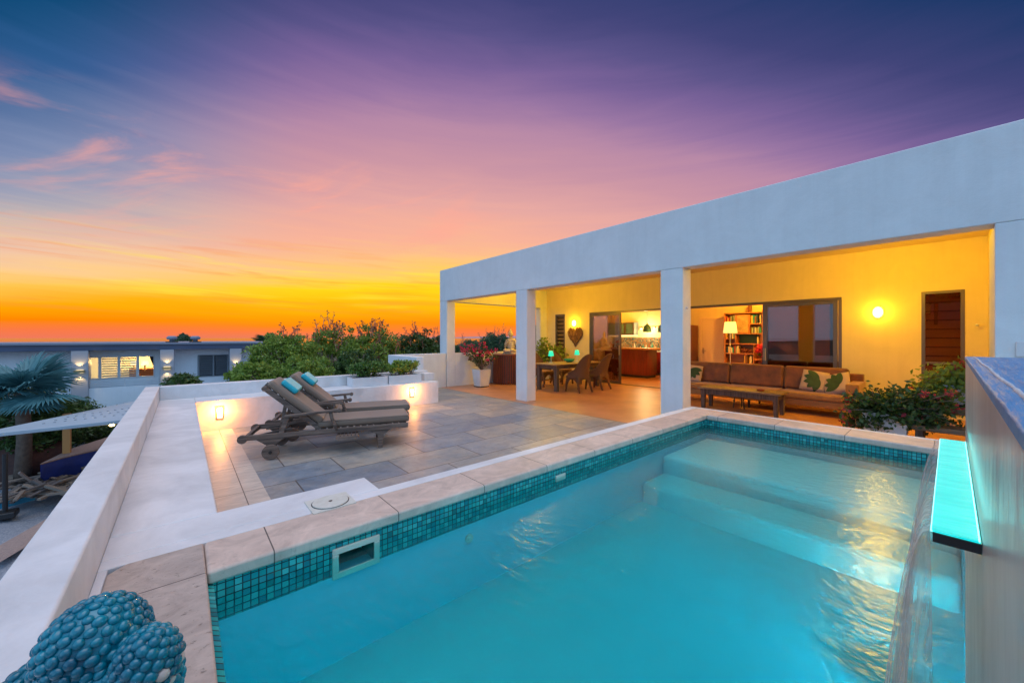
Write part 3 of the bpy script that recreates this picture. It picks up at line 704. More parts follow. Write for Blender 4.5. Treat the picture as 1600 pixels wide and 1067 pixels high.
w = MB(); nu, nv = 40, 26; vs = []; fs = []
for th in (0,):
    for i in range(nv+1):
        drop = (LZt-WL+.004)*(i/nv)**1.5; tt = math.sqrt(2*drop/9.8)
        for j in range(nu+1):
            u = j/nu; x = LX0+.004+(LX1-LX0-.008)*u; x += (.5-u)*.10*(i/nv)
            y = LY+.003+.175*tt*(1+.16*math.sin(u*9+i*.02)+.08*math.sin(u*23))+th
            vs.append((x, y, LZt+.001-drop))
m_ = (nv+1)*(nu+1)
for s_ in range(1):
    for i in range(nv):
        for j in range(nu):
            k = s_*m_+i*(nu+1)+j; q = (k, k+1, k+nu+2, k+nu+1); fs.append(q if s_ else q[::-1])
vs2 = []; fs2 = []; nk = 7
for i in range(nv+1):
    drop = (LZt-WL+.004)*(i/nv)**1.5; tt = math.sqrt(2*drop/9.8)
    for k in range(nk+1):
        e = k/nk; vs2.append((LX0+.004+.05*(i/nv)+.03*e*(1-e)+.10*(i/nv)*(1-e)**2, LY+.003+.175*tt*(-.05+1.05*e)*(1+.02*math.sin(i*.9+k)), LZt+.001-drop))
for i in range(nv):
    for k in range(nk): b_ = i*(nk+1)+k; fs2.append((b_, b_+nk+1, b_+nk+2, b_+1))
w.add(vs2, fs2)
w.add(vs, fs).build('waterfall', fall_mat(), smooth=True, kind='structure')

# ================================================================== VILLA
FX = 6.12; FT = 3.61; BB = 2.64; BX = 10.7; CE = 3.30; XR = 15.0
t = thing('villa', 'flat-roofed white villa with an open columned patio lit yellow inside', 'house', (9, 5, 0))
V = t
MB().box(FX, FX+.30, -6, 10.52, BB, FT).build('fascia_beam', M['white'], t, bevel=.012)
MB().box(FX+.301, 11.0, 10.27, 10.521, BB, FT-.002).build('side_beam', M['white'], t, bevel=.012)
for y0, y1 in ((10.11, 10.519), (6.53, 6.915), (2.84, 3.22)):
    MB().box(FX+.001, FX+.299, y0, y1, 0, BB-.001).build('column', M['white'], t, bevel=.012)
MB().box(FX+.001, FX+.8, -6, -.289, -.2, BB-.001).build('end_wall', M['white'], t, bevel=.01)
# low side wall of the patio between column and rear corner
MB().box(FX+.301, BX, 10.12, 10.30, -.2, 1.03).build('side_wall', M['white'], t, bevel=.01)
MB().box(10.35, BX-.001, 10.2701, 10.519, 1.031, BB-.001).build('corner_column', M['white'], t, bevel=.01)
# roof and ceiling
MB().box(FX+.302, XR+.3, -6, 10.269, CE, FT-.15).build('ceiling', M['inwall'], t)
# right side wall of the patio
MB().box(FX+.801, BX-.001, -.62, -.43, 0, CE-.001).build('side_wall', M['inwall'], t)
# rear wall with openings: louvre window left, great opening, louvre window right
OY0, OY1, OZ = 1.53, 8.22, 2.375
rw = MB()
def wallbox(y0, y1, z0, z1): rw.box(BX, BX+.2, y0, y1, z0, z1)
LWa, LWb = (9.35, 9.82, .55, 2.38), (-.172, .365, .42, 2.38)
wallbox(-.62, LWb[0], 0, CE-.002); wallbox(LWb[0], LWb[1], 0, LWb[2]); wallbox(LWb[0], LWb[1], LWb[3], CE-.002)
wallbox(LWb[1], OY0, 0, CE-.002); wallbox(OY0, OY1, OZ, CE-.002); wallbox(OY1, LWa[0], 0, CE-.002)
wallbox(LWa[0], LWa[1], 0, LWa[2]); wallbox(LWa[0], LWa[1], LWa[3], CE-.002); wallbox(LWa[1], 10.519, 0, CE-.002)
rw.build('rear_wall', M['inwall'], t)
# rooms behind
LBX = 14.0
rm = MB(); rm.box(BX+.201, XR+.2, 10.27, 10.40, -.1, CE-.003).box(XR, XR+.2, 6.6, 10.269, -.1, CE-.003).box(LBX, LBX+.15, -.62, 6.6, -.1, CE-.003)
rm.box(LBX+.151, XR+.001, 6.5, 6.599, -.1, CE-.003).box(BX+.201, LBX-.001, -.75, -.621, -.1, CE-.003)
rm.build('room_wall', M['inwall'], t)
MB().box(BX, XR, -.62, 10.27, -.2, .003).build('room_floor', M['infloor'], t)

# sliding doors: outer frame and two glazed leaves
t = thing('sliding_door', 'wide bronze-framed sliding glass door, standing open in the middle of the rear wall', 'door', (BX, 4.8, 0))
f = MB(); x0, x1 = BX-.012, BX+.12
f.box(x0, x1, OY0, OY1, OZ-.055, OZ+.003).box(x0, x1, OY0-.003, OY0+.055, .003, OZ-.056).box(x0, x1, OY1-.055, OY1+.003, .003, OZ-.056).box(x0+.01, x1, OY0+.056, OY1-.056, .003, .018)
f.build('frame', M['metal_br'], t, bevel=.004)
def leaf(y0, y1, x, handle_y, gm):
    q = MB(); w = .075
    q.box(x, x+.045, y0, y0+w, .02, OZ-.058).box(x, x+.045, y1-w, y1, .02, OZ-.058).box(x, x+.045, y0+w, y1-w, .02, .02+w).box(x, x+.045, y0+w, y1-w, OZ-.058-w, OZ-.058)
    lf = q.build('door_leaf', M['metal_br'], t, bevel=.004)
    MB().box(x+.02, x+.026, y0+w, y1-w, .02+w, OZ-.058-w).build('pane', gm, lf)
    MB().box(x-.035, x-.002, handle_y-.012, handle_y+.012, .95, 1.25).build('handle', M['brass'], lf, bevel=.004)
leaf(6.98, 8.16, BX+.0, 7.02, M['glass_dark'])
leaf(1.60, 2.98, BX+.0, 2.94, M['glass_dark'])
leaf(1.66, 3.02, BX+.052, 2.98, M['glass_dark'])

def louvre(name, label, y0, y1, z0, z1, n, mat_pane, X=BX, tilt=.5, loc=None, frame=M['metal_br']):
    t = thing(name, label, 'window', (X, (y0+y1)/2, z0), group='louvre windows in the patio rear wall')
    q = MB(); w = .05
    q.box(X-.012, X+.1, y0, y0+w, z0, z1).box(X-.012, X+.1, y1-w, y1, z0, z1).box(X-.012, X+.1, y0+w, y1-w, z0, z0+w).box(X-.012, X+.1, y0+w, y1-w, z1-w, z1)
    q.box(X+.0, X+.06, y0+w, y1-w, z0+(z1-z0)*.30, z0+(z1-z0)*.30+.04)
    q.build('frame', frame, t, bevel=.003)
    for k in range(n):
        zc = z0+w+(z1-z0-2*w)*(k+.5)/n; hh = (z1-z0-2*w)/n*.54
        m4 = Matrix.Translation((X+.045, 0, zc)) @ Matrix.Rotation(tilt, 4, 'Y')
        MB().box(-.003, .003, y0+w, y1-w, -hh, hh, m4).build('blade', mat_pane, t)
    return t
louvre('louvre_window', 'narrow dark louvre window beside the potted plants at the left end of the patio', *LWa, 12, M['metal_br'], tilt=-.6)
louvre('louvre_window', 'tall narrow louvre window behind the bougainvillea at the right end of the patio', *LWb, 11, M['glass_smoke'], tilt=-.25)

# wooden side door seen edge-on at right
t = thing('wooden_door', 'dark wooden door in the right side wall of the patio, seen edge-on', 'door', (7.4, -.43, 0))
q = MB().box(7.0, 8.0, -.429, -.40, .01, 2.55)
dl = q.build('door_panel', M['doorwood'], t, bevel=.004)
MB().box(6.93, 6.999, -.4285, -.385, .004, 2.62).box(8.001, 8.07, -.4285, -.385, .004, 2.62).box(6.999, 8.001, -.4285, -.385, 2.551, 2.62).build('frame', M['doorwood'], t, bevel=.004)
MB().beam((7.1, -.36, 1.05), (7.22, -.36, 1.05), .015, .015).beam((7.12,-.40,1.05),(7.12,-.36,1.05),.012,.012).build('handle', M['brass'], dl)
# small wall hook and white socket
p = RX(1526, 508, BX)
t = thing('wall_hook', 'small white knob on the yellow wall right of the louvre window', 'hook', (BX, p.y, p.z))
MB().cyl((BX, p.y, p.z), (BX-.09, p.y, p.z), .012, .014, 12).ell((BX-.10, p.y, p.z), (.022,.022,.022)).build('knob', M['pot'], t, smooth=True)
p = RX(1599, 545, FX)
MB().box(FX-.02, FX-.001, p.y-.02, p.y+.045, p.z-.075, p.z+.07).build('wall_socket', M['pot'], bevel=.006, label='small white electrical box on the blue-lit end wall of the villa above the stone wall', cat='socket')
p = RY(1076, 483, 2.84)
t = thing('wall_hook', 'small white round hook on the inner side of the thick middle column', 'hook', (FX+.12, 2.84, p.z))
MB().cyl((FX+.13, 2.839, 1.99), (FX+.13, 2.815, 1.99), .016, .02, 12).build('knob', M['pot'], t, smooth=True)

# ------------------------------------------------------------------ wall lamps
YEL = (1.0, .57, .0)
def wall_lamp(p, label, watts):
    t = thing('wall_lamp', label, 'lamp', (BX, p.y, p.z), group='oval bulkhead lamps on the patio rear wall')
    m4 = Matrix.Identity(4)
    MB().ell((BX-.015, p.y, p.z), (.018, .095, .135), 24, 12).build('back_plate', M['pot'], t, smooth=True)
    MB().ell((BX-.045, p.y, p.z), (.06, .07, .10), 24, 14).build('globe', M['bulb'], t, smooth=True)
    lamp_at('bulb', (BX-.22, p.y, p.z), YEL, watts, t, radius=.07)
    return t
wall_lamp(RX(1372, 488, BX), 'lit oval wall lamp between the sliding door and the right louvre window', 9)
wall_lamp(RX(898, 505, BX), 'lit oval wall lamp above the wooden heart', 12)

def step_light(x, z, label, watts):
    t = thing('step_light', label, 'lamp', (x, 7.8, z), group='recessed step lights in the bench wall')
    f = MB(); y0, y1 = 7.775, 7.801; w = .014; a, b, c, d = x-.048, x+.048, z-.10, z+.10
    f.box(a, a+w, y0, y1, c, d).box(b-w, b, y0, y1, c, d).box(a+w, b-w, y0, y1, c, c+w).box(a+w, b-w, y0, y1, d-w, d)
    f.build('frame', M['brass'], t, bevel=.002)
    MB().box(a+w, b-w, 7.785, 7.799, c+w, d-w).build('diffuser', M['bulb_s'], t)
    lamp_at('bulb', (x, 7.68, z+.03), (1,.36,.07), watts, t, radius=.03)
step_light(.46, .285, 'glowing brass step light in the bench wall left of the sun loungers', 17)
step_light(3.83, .300, 'glowing brass step light in the bench wall beyond the feet of the sun loungers', 14)

# ================================================================== ROOMS SEEN THROUGH THE DOORS
# kitchen island
p0, p1 = RX(968, 590, 13.0), RX(1026, 590, 13.0)
iy0, iy1 = 7.35, p0.y+.35
t = thing('kitchen_island', 'kitchen island clad in glossy red wood with an amber worktop', 'kitchen island', (13.2, 8.2, 0))
MB().box(13.0, 13.7, iy0, iy1, .10, 1.06).build('cabinet', M['redwood'], t, bevel=.006)
q = MB()
for k in range(9): y = iy0+(iy1-iy0)*k/9; q.box(12.985, 12.999, y+.004, y+(iy1-iy0)/9-.004, .11, 1.05)
q.build('cladding', M['redwood'], t, bevel=.002)
MB().box(13.05, 13.65, iy0+.03, iy1-.03, .003, .099).build('plinth', M['black'], t)
MB().box(12.85, 13.85, iy0-.45, iy1+.05, 1.062, 1.12).build('worktop', M['countertop'], t, bevel=.008)
# rear counter with drawers, splashback, wall cupboards
t = thing('kitchen_counter', 'long kitchen counter with red fronts and pale top along the rear kitchen wall', 'counter', (14.7, 9, 0))
MB().box(14.4, XR-.001, 7.4, 10.2, .10, .93).build('cabinet', M['redwood'], t)
q = MB()
for k in range(5): q.box(14.382, 14.399, 7.42+k*.55, 7.42+k*.55+.52, .13, .91)
q.build('door_front', M['redwood'], t, bevel=.004)
MB().box(14.36, XR-.001, 7.38, 10.22, .931, .975).build('worktop', M['pot'], t, bevel=.004)
MB().box(XR-.012, XR-.001, 7.4, 10.2, .976, 1.52).build('splashback', M['splash'], t)
t = thing('wall_cabinet', 'row of grey-green glazed kitchen wall cupboards above the counter', 'cabinet', (14.85, 9.6, 1.62))
MB().box(14.66, XR-.001, 8.9, 10.2, 1.62, 2.18).build('carcass', pbr('cupboard_grey', (.16,.20,.19), .4), t, bevel=.004)
q = MB()
for k in range(3): y = 8.92+k*.43; fr2 = (y, y+.40)
for k in range(3):
    y = 8.92+k*.43
    f = MB().box(14.64, 14.659, y, y+.40, 1.64, 1.69).box(14.64, 14.659, y, y+.40, 2.11, 2.16).box(14.64, 14.659, y, y+.04, 1.69, 2.11).box(14.64, 14.659, y+.36, y+.40, 1.69, 2.11)
    d = f.build('cabinet_door', M['metal_br'], t)
    MB().box(14.65, 14.655, y+.04, y+.36, 1.69, 2.11).build('pane', pbr('misty_glass%d' % k, (.10,.22,.22), .15), d)
MB().box(14.68, 14.97, 8.9, 10.2, 1.595, 1.618).build('lit_underside', emitter('under_cupboard', (1,.75,.35), 3), t)
# bottles and jars on the counter
cols = [(.04,.25,.22),(.5,.3,.08),(.08,.12,.1),(.6,.5,.35),(.10,.35,.35),(.35,.08,.03),(.7,.6,.4)]
rr = random.Random(5)
nm = ['tall teal','amber','dark green','cream','pale teal','brick red','straw coloured']
for k in range(11):
    y = 7.55+k*.135; h = rr.uniform(.18, .36); r0 = rr.uniform(.03, .05); ci = k % 7
    o = thing('bottle', '%s bottle on the kitchen counter, number of its colour %s' % (nm[ci], 'nearer the island end' if k < 7 else 'towards the cupboards') , 'bottle', (14.7, y, .976), group='bottles on the kitchen counter')
    o['label'] = '%s bottle on the rear kitchen counter, %s' % (nm[ci], 'right of the cupboards' if k >= 7 else 'below the wall lights')
    MB().lathe([(0,0),(r0,0),(r0,h*.6),(r0*.35,h*.78),(r0*.35,h*.95),(0,h*.95)], (0,0,0), 12).build('body', pbr('bottle_glass%d' % k, cols[ci], .2), o, smooth=True, world=False)
    MB().cyl((0,0,h*.94), (0,0,h), r0*.4, n=10).build('cap', M['black'], o, world=False)
for k, (px, lab) in enumerate(((1011, 'sea-green bell pendant lamp hanging over the kitchen island'), (1034, 'sea-green bell pendant lamp half hidden by the thick middle column'))):
    p = RX(px, 515, 13.3)
    t = thing('pendant_lamp', lab, 'lamp', (13.3, p.y, p.z), group='pendant lamps over the kitchen island')
    MB().lathe([(.04,.20),(.10,.15),(.145,.04),(.155,-.10),(.148,-.10),(.13,.04),(.09,.13),(.03,.18)], (13.3, p.y, p.z), 28).build('shade', M['pend'], t, smooth=True)
    MB().cyl((13.3, p.y, p.z+.19), (13.3, p.y, p.z+.26), .03, .022, 12).build('cap', M['brass'], t)
    MB().cyl((13.3, p.y, p.z+.26), (13.3, p.y, CE), .005, n=6).build('cord', M['black'], t)
    b = MB().ell((13.3, p.y, p.z-.03), (.035,.035,.045)).build('bulb', M['bulb'], t, smooth=True)
    lamp_at('bulb_light', (13.3, p.y, p.z-.14), (1,.62,.22), 30, t, radius=.05)
# kitchen wall spots
t = thing('spot_rail', 'lit spotlight rail high on the kitchen wall above the bottles', 'lamp', (14.9, 8.2, 2.0))
MB().cyl((14.93, 7.9, 1.98), (14.93, 8.75, 1.98), .012, n=8).build('rail', M['brass'], t)
for y in (8.05, 8.35, 8.65):
    MB().cyl((14.90, y, 1.96), (14.82, y, 1.90), .025, .04, 12).build('spot', M['metal_br'], t)
    MB().ell((14.81, y, 1.89), (.03,.035,.03)).build('bulb', M['bulb'], t, smooth=True)
lamp_at('rail_light', (14.6, 8.35, 1.85), (1,.72,.34), 55, t, radius=.1)
# living room: door, bookcase, lamp, flowers
X = LBX
a, b = RX(1095, 493, X), RX(1131, 495, X)
t = thing('interior_door', 'closed cream interior door in the living room wall left of the bookcase', 'door', (X, (a.y+b.y)/2, 0))
y1, y0 = a.y-.02, b.y-.05
MB().box(X-.03, X-.001, y1-.001, y1+.07, .004, 2.22).box(X-.03, X-.001, y0-.07, y0+.001, .004, 2.22).box(X-.03, X-.001, y0+.002, y1-.002, 2.15, 2.22).build('door_frame', M['cream'], t, bevel=.004)
d = MB().box(X-.018, X-.0015, y0+.003, y1-.003, .01, 2.148).build('door_panel', M['cream'], t)
MB().beam((X-.06, y1-.08, 1.05), (X-.06, y1-.2, 1.05), .018, .018).box(X-.022, X-.0185, y1-.1, y1-.05, .95, 1.15).beam((X-.06,y1-.08,1.05),(X-.02,y1-.08,1.05),.015,.015).build('handle', M['brass'], d)
p = RX(1084, 510, 13.6)
t = thing('wardrobe', 'brown wooden wardrobe just right of the thick middle column inside the living room', 'wardrobe', (13.6, p.y+.3, 0))
MB().box(13.3, 13.95, p.y, p.y+1.0, .004, 1.95).build('carcass', M['doorwood'], t, bevel=.01)
MB().box(13.28, 13.299, p.y+.02, p.y+.49, .05, 1.9).box(13.28, 13.299, p.y+.51, p.y+.98, .05, 1.9).build('door', M['doorwood'], t, bevel=.004)

A, B = RX(1131, 492, 13.62), RX(1197, 488, 13.62)
sy1, sy0 = A.y, B.y; TOP = 2.33
t = thing('bookcase', 'tall orange-brown bookcase filled with books, ornaments and a picture', 'bookcase', (13.8, (sy0+sy1)/2, 0))
w = .04; bx0, bx1 = 13.62, 13.97
SW = sy1-sy0
def fy(u): return sy1-SW*u          # u 0..1 from its left side as seen from the terrace
MB().box(bx0, bx1, sy1-w, sy1, .004, TOP).build('side_panel', M['shelfwood'], t, bevel=.003)
MB().box(bx0-.05, bx1, sy0, sy0+.10, .004, TOP+.05).build('side_panel', M['shelfwood'], t, bevel=.003)
MB().box(bx1-.015, bx1, sy0+.10, sy1-w, .01, TOP-.002).build('back_panel', M['shelfwood'], t)
rows = [(0, 1, TOP-.04), (0, .29, 1.93), (.62, .94, 1.93), (.29, .94, 1.62), (0, .30, 1.46), (0, .94, 1.29), (0, .70, .98), (0, .70, .66), (.70, .94, .80), (0, .94, .34), (0, .94, .02)]
for k, (u0, u1, z) in enumerate(rows):
    MB().box(bx0+.004, bx1-.016, max(fy(u1), sy0+.101), min(fy(u0), sy1-w-.001), z, z+.03).build('shelf', M['shelfwood'], t)
q = MB()
for u, z0, z1 in ((.29, 1.32, 2.26), (.62, 1.65, 2.26), (.72, .05, 1.28), (.40, .05, .62)): q.box(bx0+.006, bx1-.017, fy(u)-.012, fy(u)+.012, z0+.002, z1)
q.build('divider', M['shelfwood'], t)
MB().box(bx1-.05, bx1-.017, fy(.76), fy(.31), 1.33, 1.61).build('green_panel', M['green'], t)
bookcols = [('cream', (.75,.62,.38)), ('white', (.82,.78,.66)), ('teal', (.03,.30,.30)), ('dark blue', (.03,.06,.14)), ('red', (.35,.03,.02)), ('yellow', (.70,.42,.06)), ('brown', (.20,.09,.04)), ('pale green', (.35,.45,.28))]
bm_ = {n: pbr('book_'+n.replace(' ', '_'), c, .6) for n, c in bookcols}; page = pbr('book_pages', (.75,.68,.5), .8)
rr = random.Random(11)
seen = {}
def booklab(l):
    seen[l] = seen.get(l, 0)+1
    return l if seen[l] == 1 else ('second', 'third', 'fourth', 'fifth')[seen[l]-2]+' '+l
def books(u0, u1, z, hmax, rowname, side):
    y = fy(u0)-.01; yend = fy(u1)+.03; used = {}
    while y > yend:
        th = rr.uniform(.028, .055); h = hmax*rr.uniform(.72, .98); n, c = rr.choice(bookcols[:3]+bookcols)
        tb = MB(); d = .20; x = bx0+.03
        tb.box(x, x+.004, y-th, y, z, z+h).box(x+.004, x+d, y-th, y-th+.004, z, z+h).box(x+.004, x+d, y-.004, y, z, z+h)
        tb.mi = 1; tb.box(x+.005, x+d-.01, y-th+.0045, y-.0045, z+.006, z+h-.008)
        o = tb.build('book', [bm_[n], page])
        tag(o, booklab('%s %s book in the %s of the bookcase, %s' % (('thick' if th > .041 else 'thin')+(' tall' if h > hmax*.87 else ' short'), n, rowname, side)), 'book', 'books in the bookcase')
        y -= th+.004
        if rr.random() < .12: y -= .05
books(.03, .28, 1.96, .28, 'top row', 'left compartment')
books(.03, .26, 1.49, .28, 'second row', 'behind the lamp shade')
books(.64, .93, 1.96, .30, 'top row', 'right compartment')
books(.66, .90, 1.65, .24, 'second row', 'right compartment')
books(.78, .93, 1.32, .26, 'third row', 'right of the green panel')
books(.05, .36, 1.01, .25, 'fourth row', 'left half')
books(.48, .68, .69, .26, 'fifth row', 'middle')
books(.06, .36, .37, .24, 'lower row', 'left half')
books(.44, .68, .37, .24, 'lower row', 'middle')
y_, z_ = fy(.46), 1.95
t = thing('picture', 'golden framed picture of a dark bouquet in the middle of the bookcase', 'picture', (bx0+.02, y_, 1.655))
MB().box(bx0+.012, bx0+.03, fy(.60), fy(.31), 1.66, 2.24).build('frame', M['countertop'], t)
MB().box(bx0+.008, bx0+.011, fy(.585), fy(.325), 1.69, 2.21).build('canvas', M['picture'], t)
for k, (u, z, lab) in enumerate(((.47, 1.01, 'dark carved elephant ornament on the fourth shelf of the bookcase'), (.62, 1.01, 'dark carved ornament right of the elephant on the fourth shelf'))):
    t = thing('ornament', lab, 'ornament', (bx0+.15, fy(u), z))
    MB().ell((bx0+.15, fy(u), z+.09), (.05,.09,.06), 14, 8).ell((bx0+.13, fy(u)+.08, z+.12), (.035,.045,.04), 10, 8).build('body', M['brownwood'], t, smooth=True)
    q = MB()
    for a in (-.05, .05):
        for b in (-.02, .02): q.cyl((bx0+.15+b, fy(u)+a, z), (bx0+.15+b, fy(u)+a, z+.07), .016, n=8)
    q.build('legs', M['brownwood'], t)
t = thing('wooden_box', 'small dark carved box standing on top of the bookcase', 'box', (13.8, fy(.60), TOP+.03))
MB().box(13.68, 13.85, fy(.63), fy(.57), TOP-.01, TOP+.22).build('body', M['doorwood'], t, bevel=.006)
MB().box(13.67, 13.86, fy(.635), fy(.565), TOP+.221, TOP+.25).build('lid', M['doorwood'], t, bevel=.004)
# floor lamp
p = RX(1141, 512, 13.0)
t = thing('floor_lamp', 'lit floor lamp with a cream conical shade in front of the bookcase', 'lamp', (13.0, p.y, 0))
MB().lathe([(.135,-.17),(.20,-.17),(.155,.18),(.15,.18),(.195,-.168)], (13.0, p.y, p.z), 28).build('shade', M['shade_warm'], t, smooth=True)
MB().cyl((13.0, p.y, .03), (13.0, p.y, p.z), .012, n=10).build('pole', M['pot'], t)
MB().lathe([(0,0),(.15,0),(.15,.015),(.02,.03),(0,.03)], (13.0, p.y, .003), 24).build('base', M['brass'], t)
lamp_at('bulb', (12.95, p.y, p.z+.0), (1,.42,.06), 80, t, radius=.12)
# vase of flowers
p = RX(1200, 580, 12.2)
t = thing('flower_vase', 'vase of red and coral flowers on a stand behind the sofa', 'vase', (12.2, p.y, .6))
MB().lathe([(0,.58),(.07,.58),(.10,.66),(.09,.80),(.05,.90),(.065,.95)], (12.2, p.y, 0), 20).build('vase', M['countertop'], t, smooth=True)
pts, _ = clump_points((12.2, p.y, 1.18), (.20,.32,.24), 26, 16, .09, 3)
leaf_mesh('blooms', pts, .045, M['petal'], t, seed=4)
pts, _ = clump_points((12.2, p.y, 1.05), (.16,.22,.18), 14, 14, .09, 5)
leaf_mesh('leaves', pts, .05, M['leaf_dk'], t, seed=6)
t = thing('side_table', 'small wooden stand carrying the flower vase', 'table', (12.2, p.y, 0))
MB().lathe([(0,.55),(.25,.55),(.25,.579),(0,.579)], (12.2, p.y, 0), 28).build('table_top', M['legwood'], t)
MB().cyl((12.2, p.y, .02), (12.2, p.y, .55), .03, n=12).lathe([(0,.003),(.16,.003),(.16,.02),(0,.03)], (12.2, p.y, 0), 20).build('leg', M['legwood'], t)
# dome lamp on a low sideboard behind the glass leaf
p = RX(1226, 545, 12.6)
t = thing('table_lamp', 'glowing orange dome table lamp seen through the glass door', 'lamp', (12.6, p.y, p.z-.25))
MB().lathe([(.17,-.05),(.165,.0),(.11,.08),(.0,.11)], (12.6, p.y, p.z), 24).build('shade', emitter('orange_dome', (1,.40,.10), 1.8), t, smooth=True)
MB().cyl((12.6, p.y, p.z-.3), (12.6, p.y, p.z-.02), .02, n=8).build('stem', M['brass'], t)
t = thing('sideboard', 'long low dark sideboard carrying the orange dome lamp', 'sideboard', (12.7, p.y-.3, 0))
MB().box(12.4, 12.9, p.y-1.4, p.y+.5, .12, p.z-.301).build('body', M['doorwood'], t, bevel=.01)
for dx in (12.45, 12.85):
    for dy in (p.y-1.35, p.y+.45): MB().cyl((dx, dy, .003), (dx, dy, .12), .02, n=8).build('leg', M['black'], t)
# unseen ceiling fittings added to supply the warm room light
for k, (x, y, e, lab) in enumerate(((12.4, 3.4, 230, 'flat round ceiling light in the living room'), (12.2, .6, 10, 'flat round ceiling light in the room behind the right louvre window'), (13.9, 9.4, 60, 'flat round ceiling light in the kitchen'))):
    t = thing('ceiling_light', lab, 'lamp', (x, y, CE-.05), group='ceiling lights indoors')
    MB().lathe([(0,-.05),(.14,-.05),(.16,-.02),(.16,-.001),(0,-.001)], (x, y, CE), 24).build('diffuser', emitter('ceiling_glow%d' % k, (1,.7,.3), 4), t)
    lamp_at('bulb', (x, y, CE-.25), (1,.46,.03), e, t, radius=.15)
for k, (x, y) in enumerate(((8.6, .78), (8.3, 8.2))):  # added patio fill lights; the sofa one also makes the gold water glint
    t = thing('ceiling_light', ['flat round light on the patio ceiling above the sofa', 'flat round light on the patio ceiling above the dining table'][k], 'lamp', (x, y, CE-.05), group='ceiling lights on the patio')
    MB().lathe([(0,-.05),(.12,-.05),(.14,-.02),(.14,-.001),(0,-.001)], (x, y, CE), 24).build('diffuser', emitter('patio_ceiling_glow%d' % k, (1,.72,.22), 16), t)
    lamp_at('bulb', (x, y, CE-.28), YEL, 125, t, radius=.14)

# ================================================================== PATIO FURNITURE
# sofa
sx0, sx1, sy0_, sy1_ = 9.15, 10.02, 1.07, 4.62
t = thing('sofa', 'long brown suede sofa with tan seat and three big back cushions', 'sofa', (9.6, 2.8, 0)); SOFA = t
MB().box(sx0+.02, sx1, sy0_+.01, sy1_-.01, .17, .30).build('base', M['seatfab'], t, bevel=.02)
for k in range(3):
    a = sy0_+.2+k*1.053
    MB().box(sx0-.01, sx1-.25, a+.004, a+1.045, .302, .435).build('seat_cushion', M['seatfab'], t, bevel=.045, seg=4)
    q = MB(); m4 = Matrix.Translation((sx1-.30, a+.525, .66)) @ Matrix.Rotation(.16, 4, 'Y')
    q.pad(-.10, .10, -.52, .52, -.25, .26, puff=.0, n=4)
    q = MB().box(-.09, .09, -.52, .52, -.23, .25, m4); q.build('back_cushion', M['leather'], t, bevel=.06, seg=4)
MB().box(sx1-.14, sx1, sy0_+.02, sy1_-.02, .302, .80).build('back_frame', M['leather'], t, bevel=.02)
for y0 in (sy0_, sy1_-.19): MB().box(sx0-.01, sx1-.02, y0, y0+.19, .17, .665).build('armrest', M['seatfab'], t, bevel=.03, seg=3)
for x in (sx0+.08, sx1-.1):
    for y in (sy0_+.08, (sy0_+sy1_)/2, sy1_-.08): MB().cyl((x, y, .003), (x, y, .17), .018, .026, 10).build('leg', M['black'], t)
pil_m = None
def palm_pillow(loc, rot, lab, leafside, s=.42):
    t = thing('throw_pillow', lab, 'pillow', loc, group='leaf-print pillows on the sofa')
    m4 = Matrix.Rotation(rot[2], 4, 'Z') @ Matrix.Rotation(rot[1], 4, 'Y') @ Matrix.Rotation(rot[0], 4, 'X')
    m5 = m4 @ Matrix.Rotation(PI/2, 4, 'Y')
    MB().pad(-s/2, s/2, -s/2, s/2, -.075, .075, puff=.8, n=12, M4=m5, sq=5).build('cushion', pbr('blush_cotton', (.46,.32,.26), .8, bump=.1, bscale=20) if 'blush_cotton' not in bpy.data.materials else bpy.data.materials['blush_cotton'], t, smooth=True, world=False)
    q = MB()
    for k in range(5):
        a = leafside+(k-2)*.50; L = s*.62; wd = .058
        cx, cy = -.22*s*math.cos(leafside), -.22*s*math.sin(leafside)
        for sgn in (1,):
            nn = 8; vs = []; fs = []
            for i in range(nn+1):
                u = i/nn; ww = wd*math.sin(PI*u)**.7 if 0 < i < nn else .001
                for sd in (-1, 0, 1):
                    x = u*L; y = ww*sd; X_, Y_ = math.cos(a)*x-math.sin(a)*y+cx, math.sin(a)*x+math.cos(a)*y+cy
                    k_ = max(0, 1-abs(2*X_/s)**5)**(1/2.2)*max(0, 1-abs(2*Y_/s)**5)**(1/2.2)
                    vs.append(m5 @ Vector((X_, Y_, -.075*(.2*min(1, k_*2.2)+.8*k_)-.006)))
            for i in range(nn):
                for j in range(2): fs.append((i*3+j, i*3+j+1, i*3+j+4, i*3+j+3))
            q.add(vs, fs)
    q.build('leaf_print', M['print'], t, world=False)
palm_pillow((9.52, 1.78, .64), (.15, .35, .10), 'leaf-print cushion leaning on the sofa back, left of the one by the right arm', 1.2)
palm_pillow((9.46, 1.42, .62), (-.35, .45, -.35), 'leaf-print cushion leaning against the right arm of the sofa', 2.2)
palm_pillow((9.50, 4.16, .63), (.1, .4, .25), 'leaf-print cushion at the left end of the sofa beside the column', -.6)

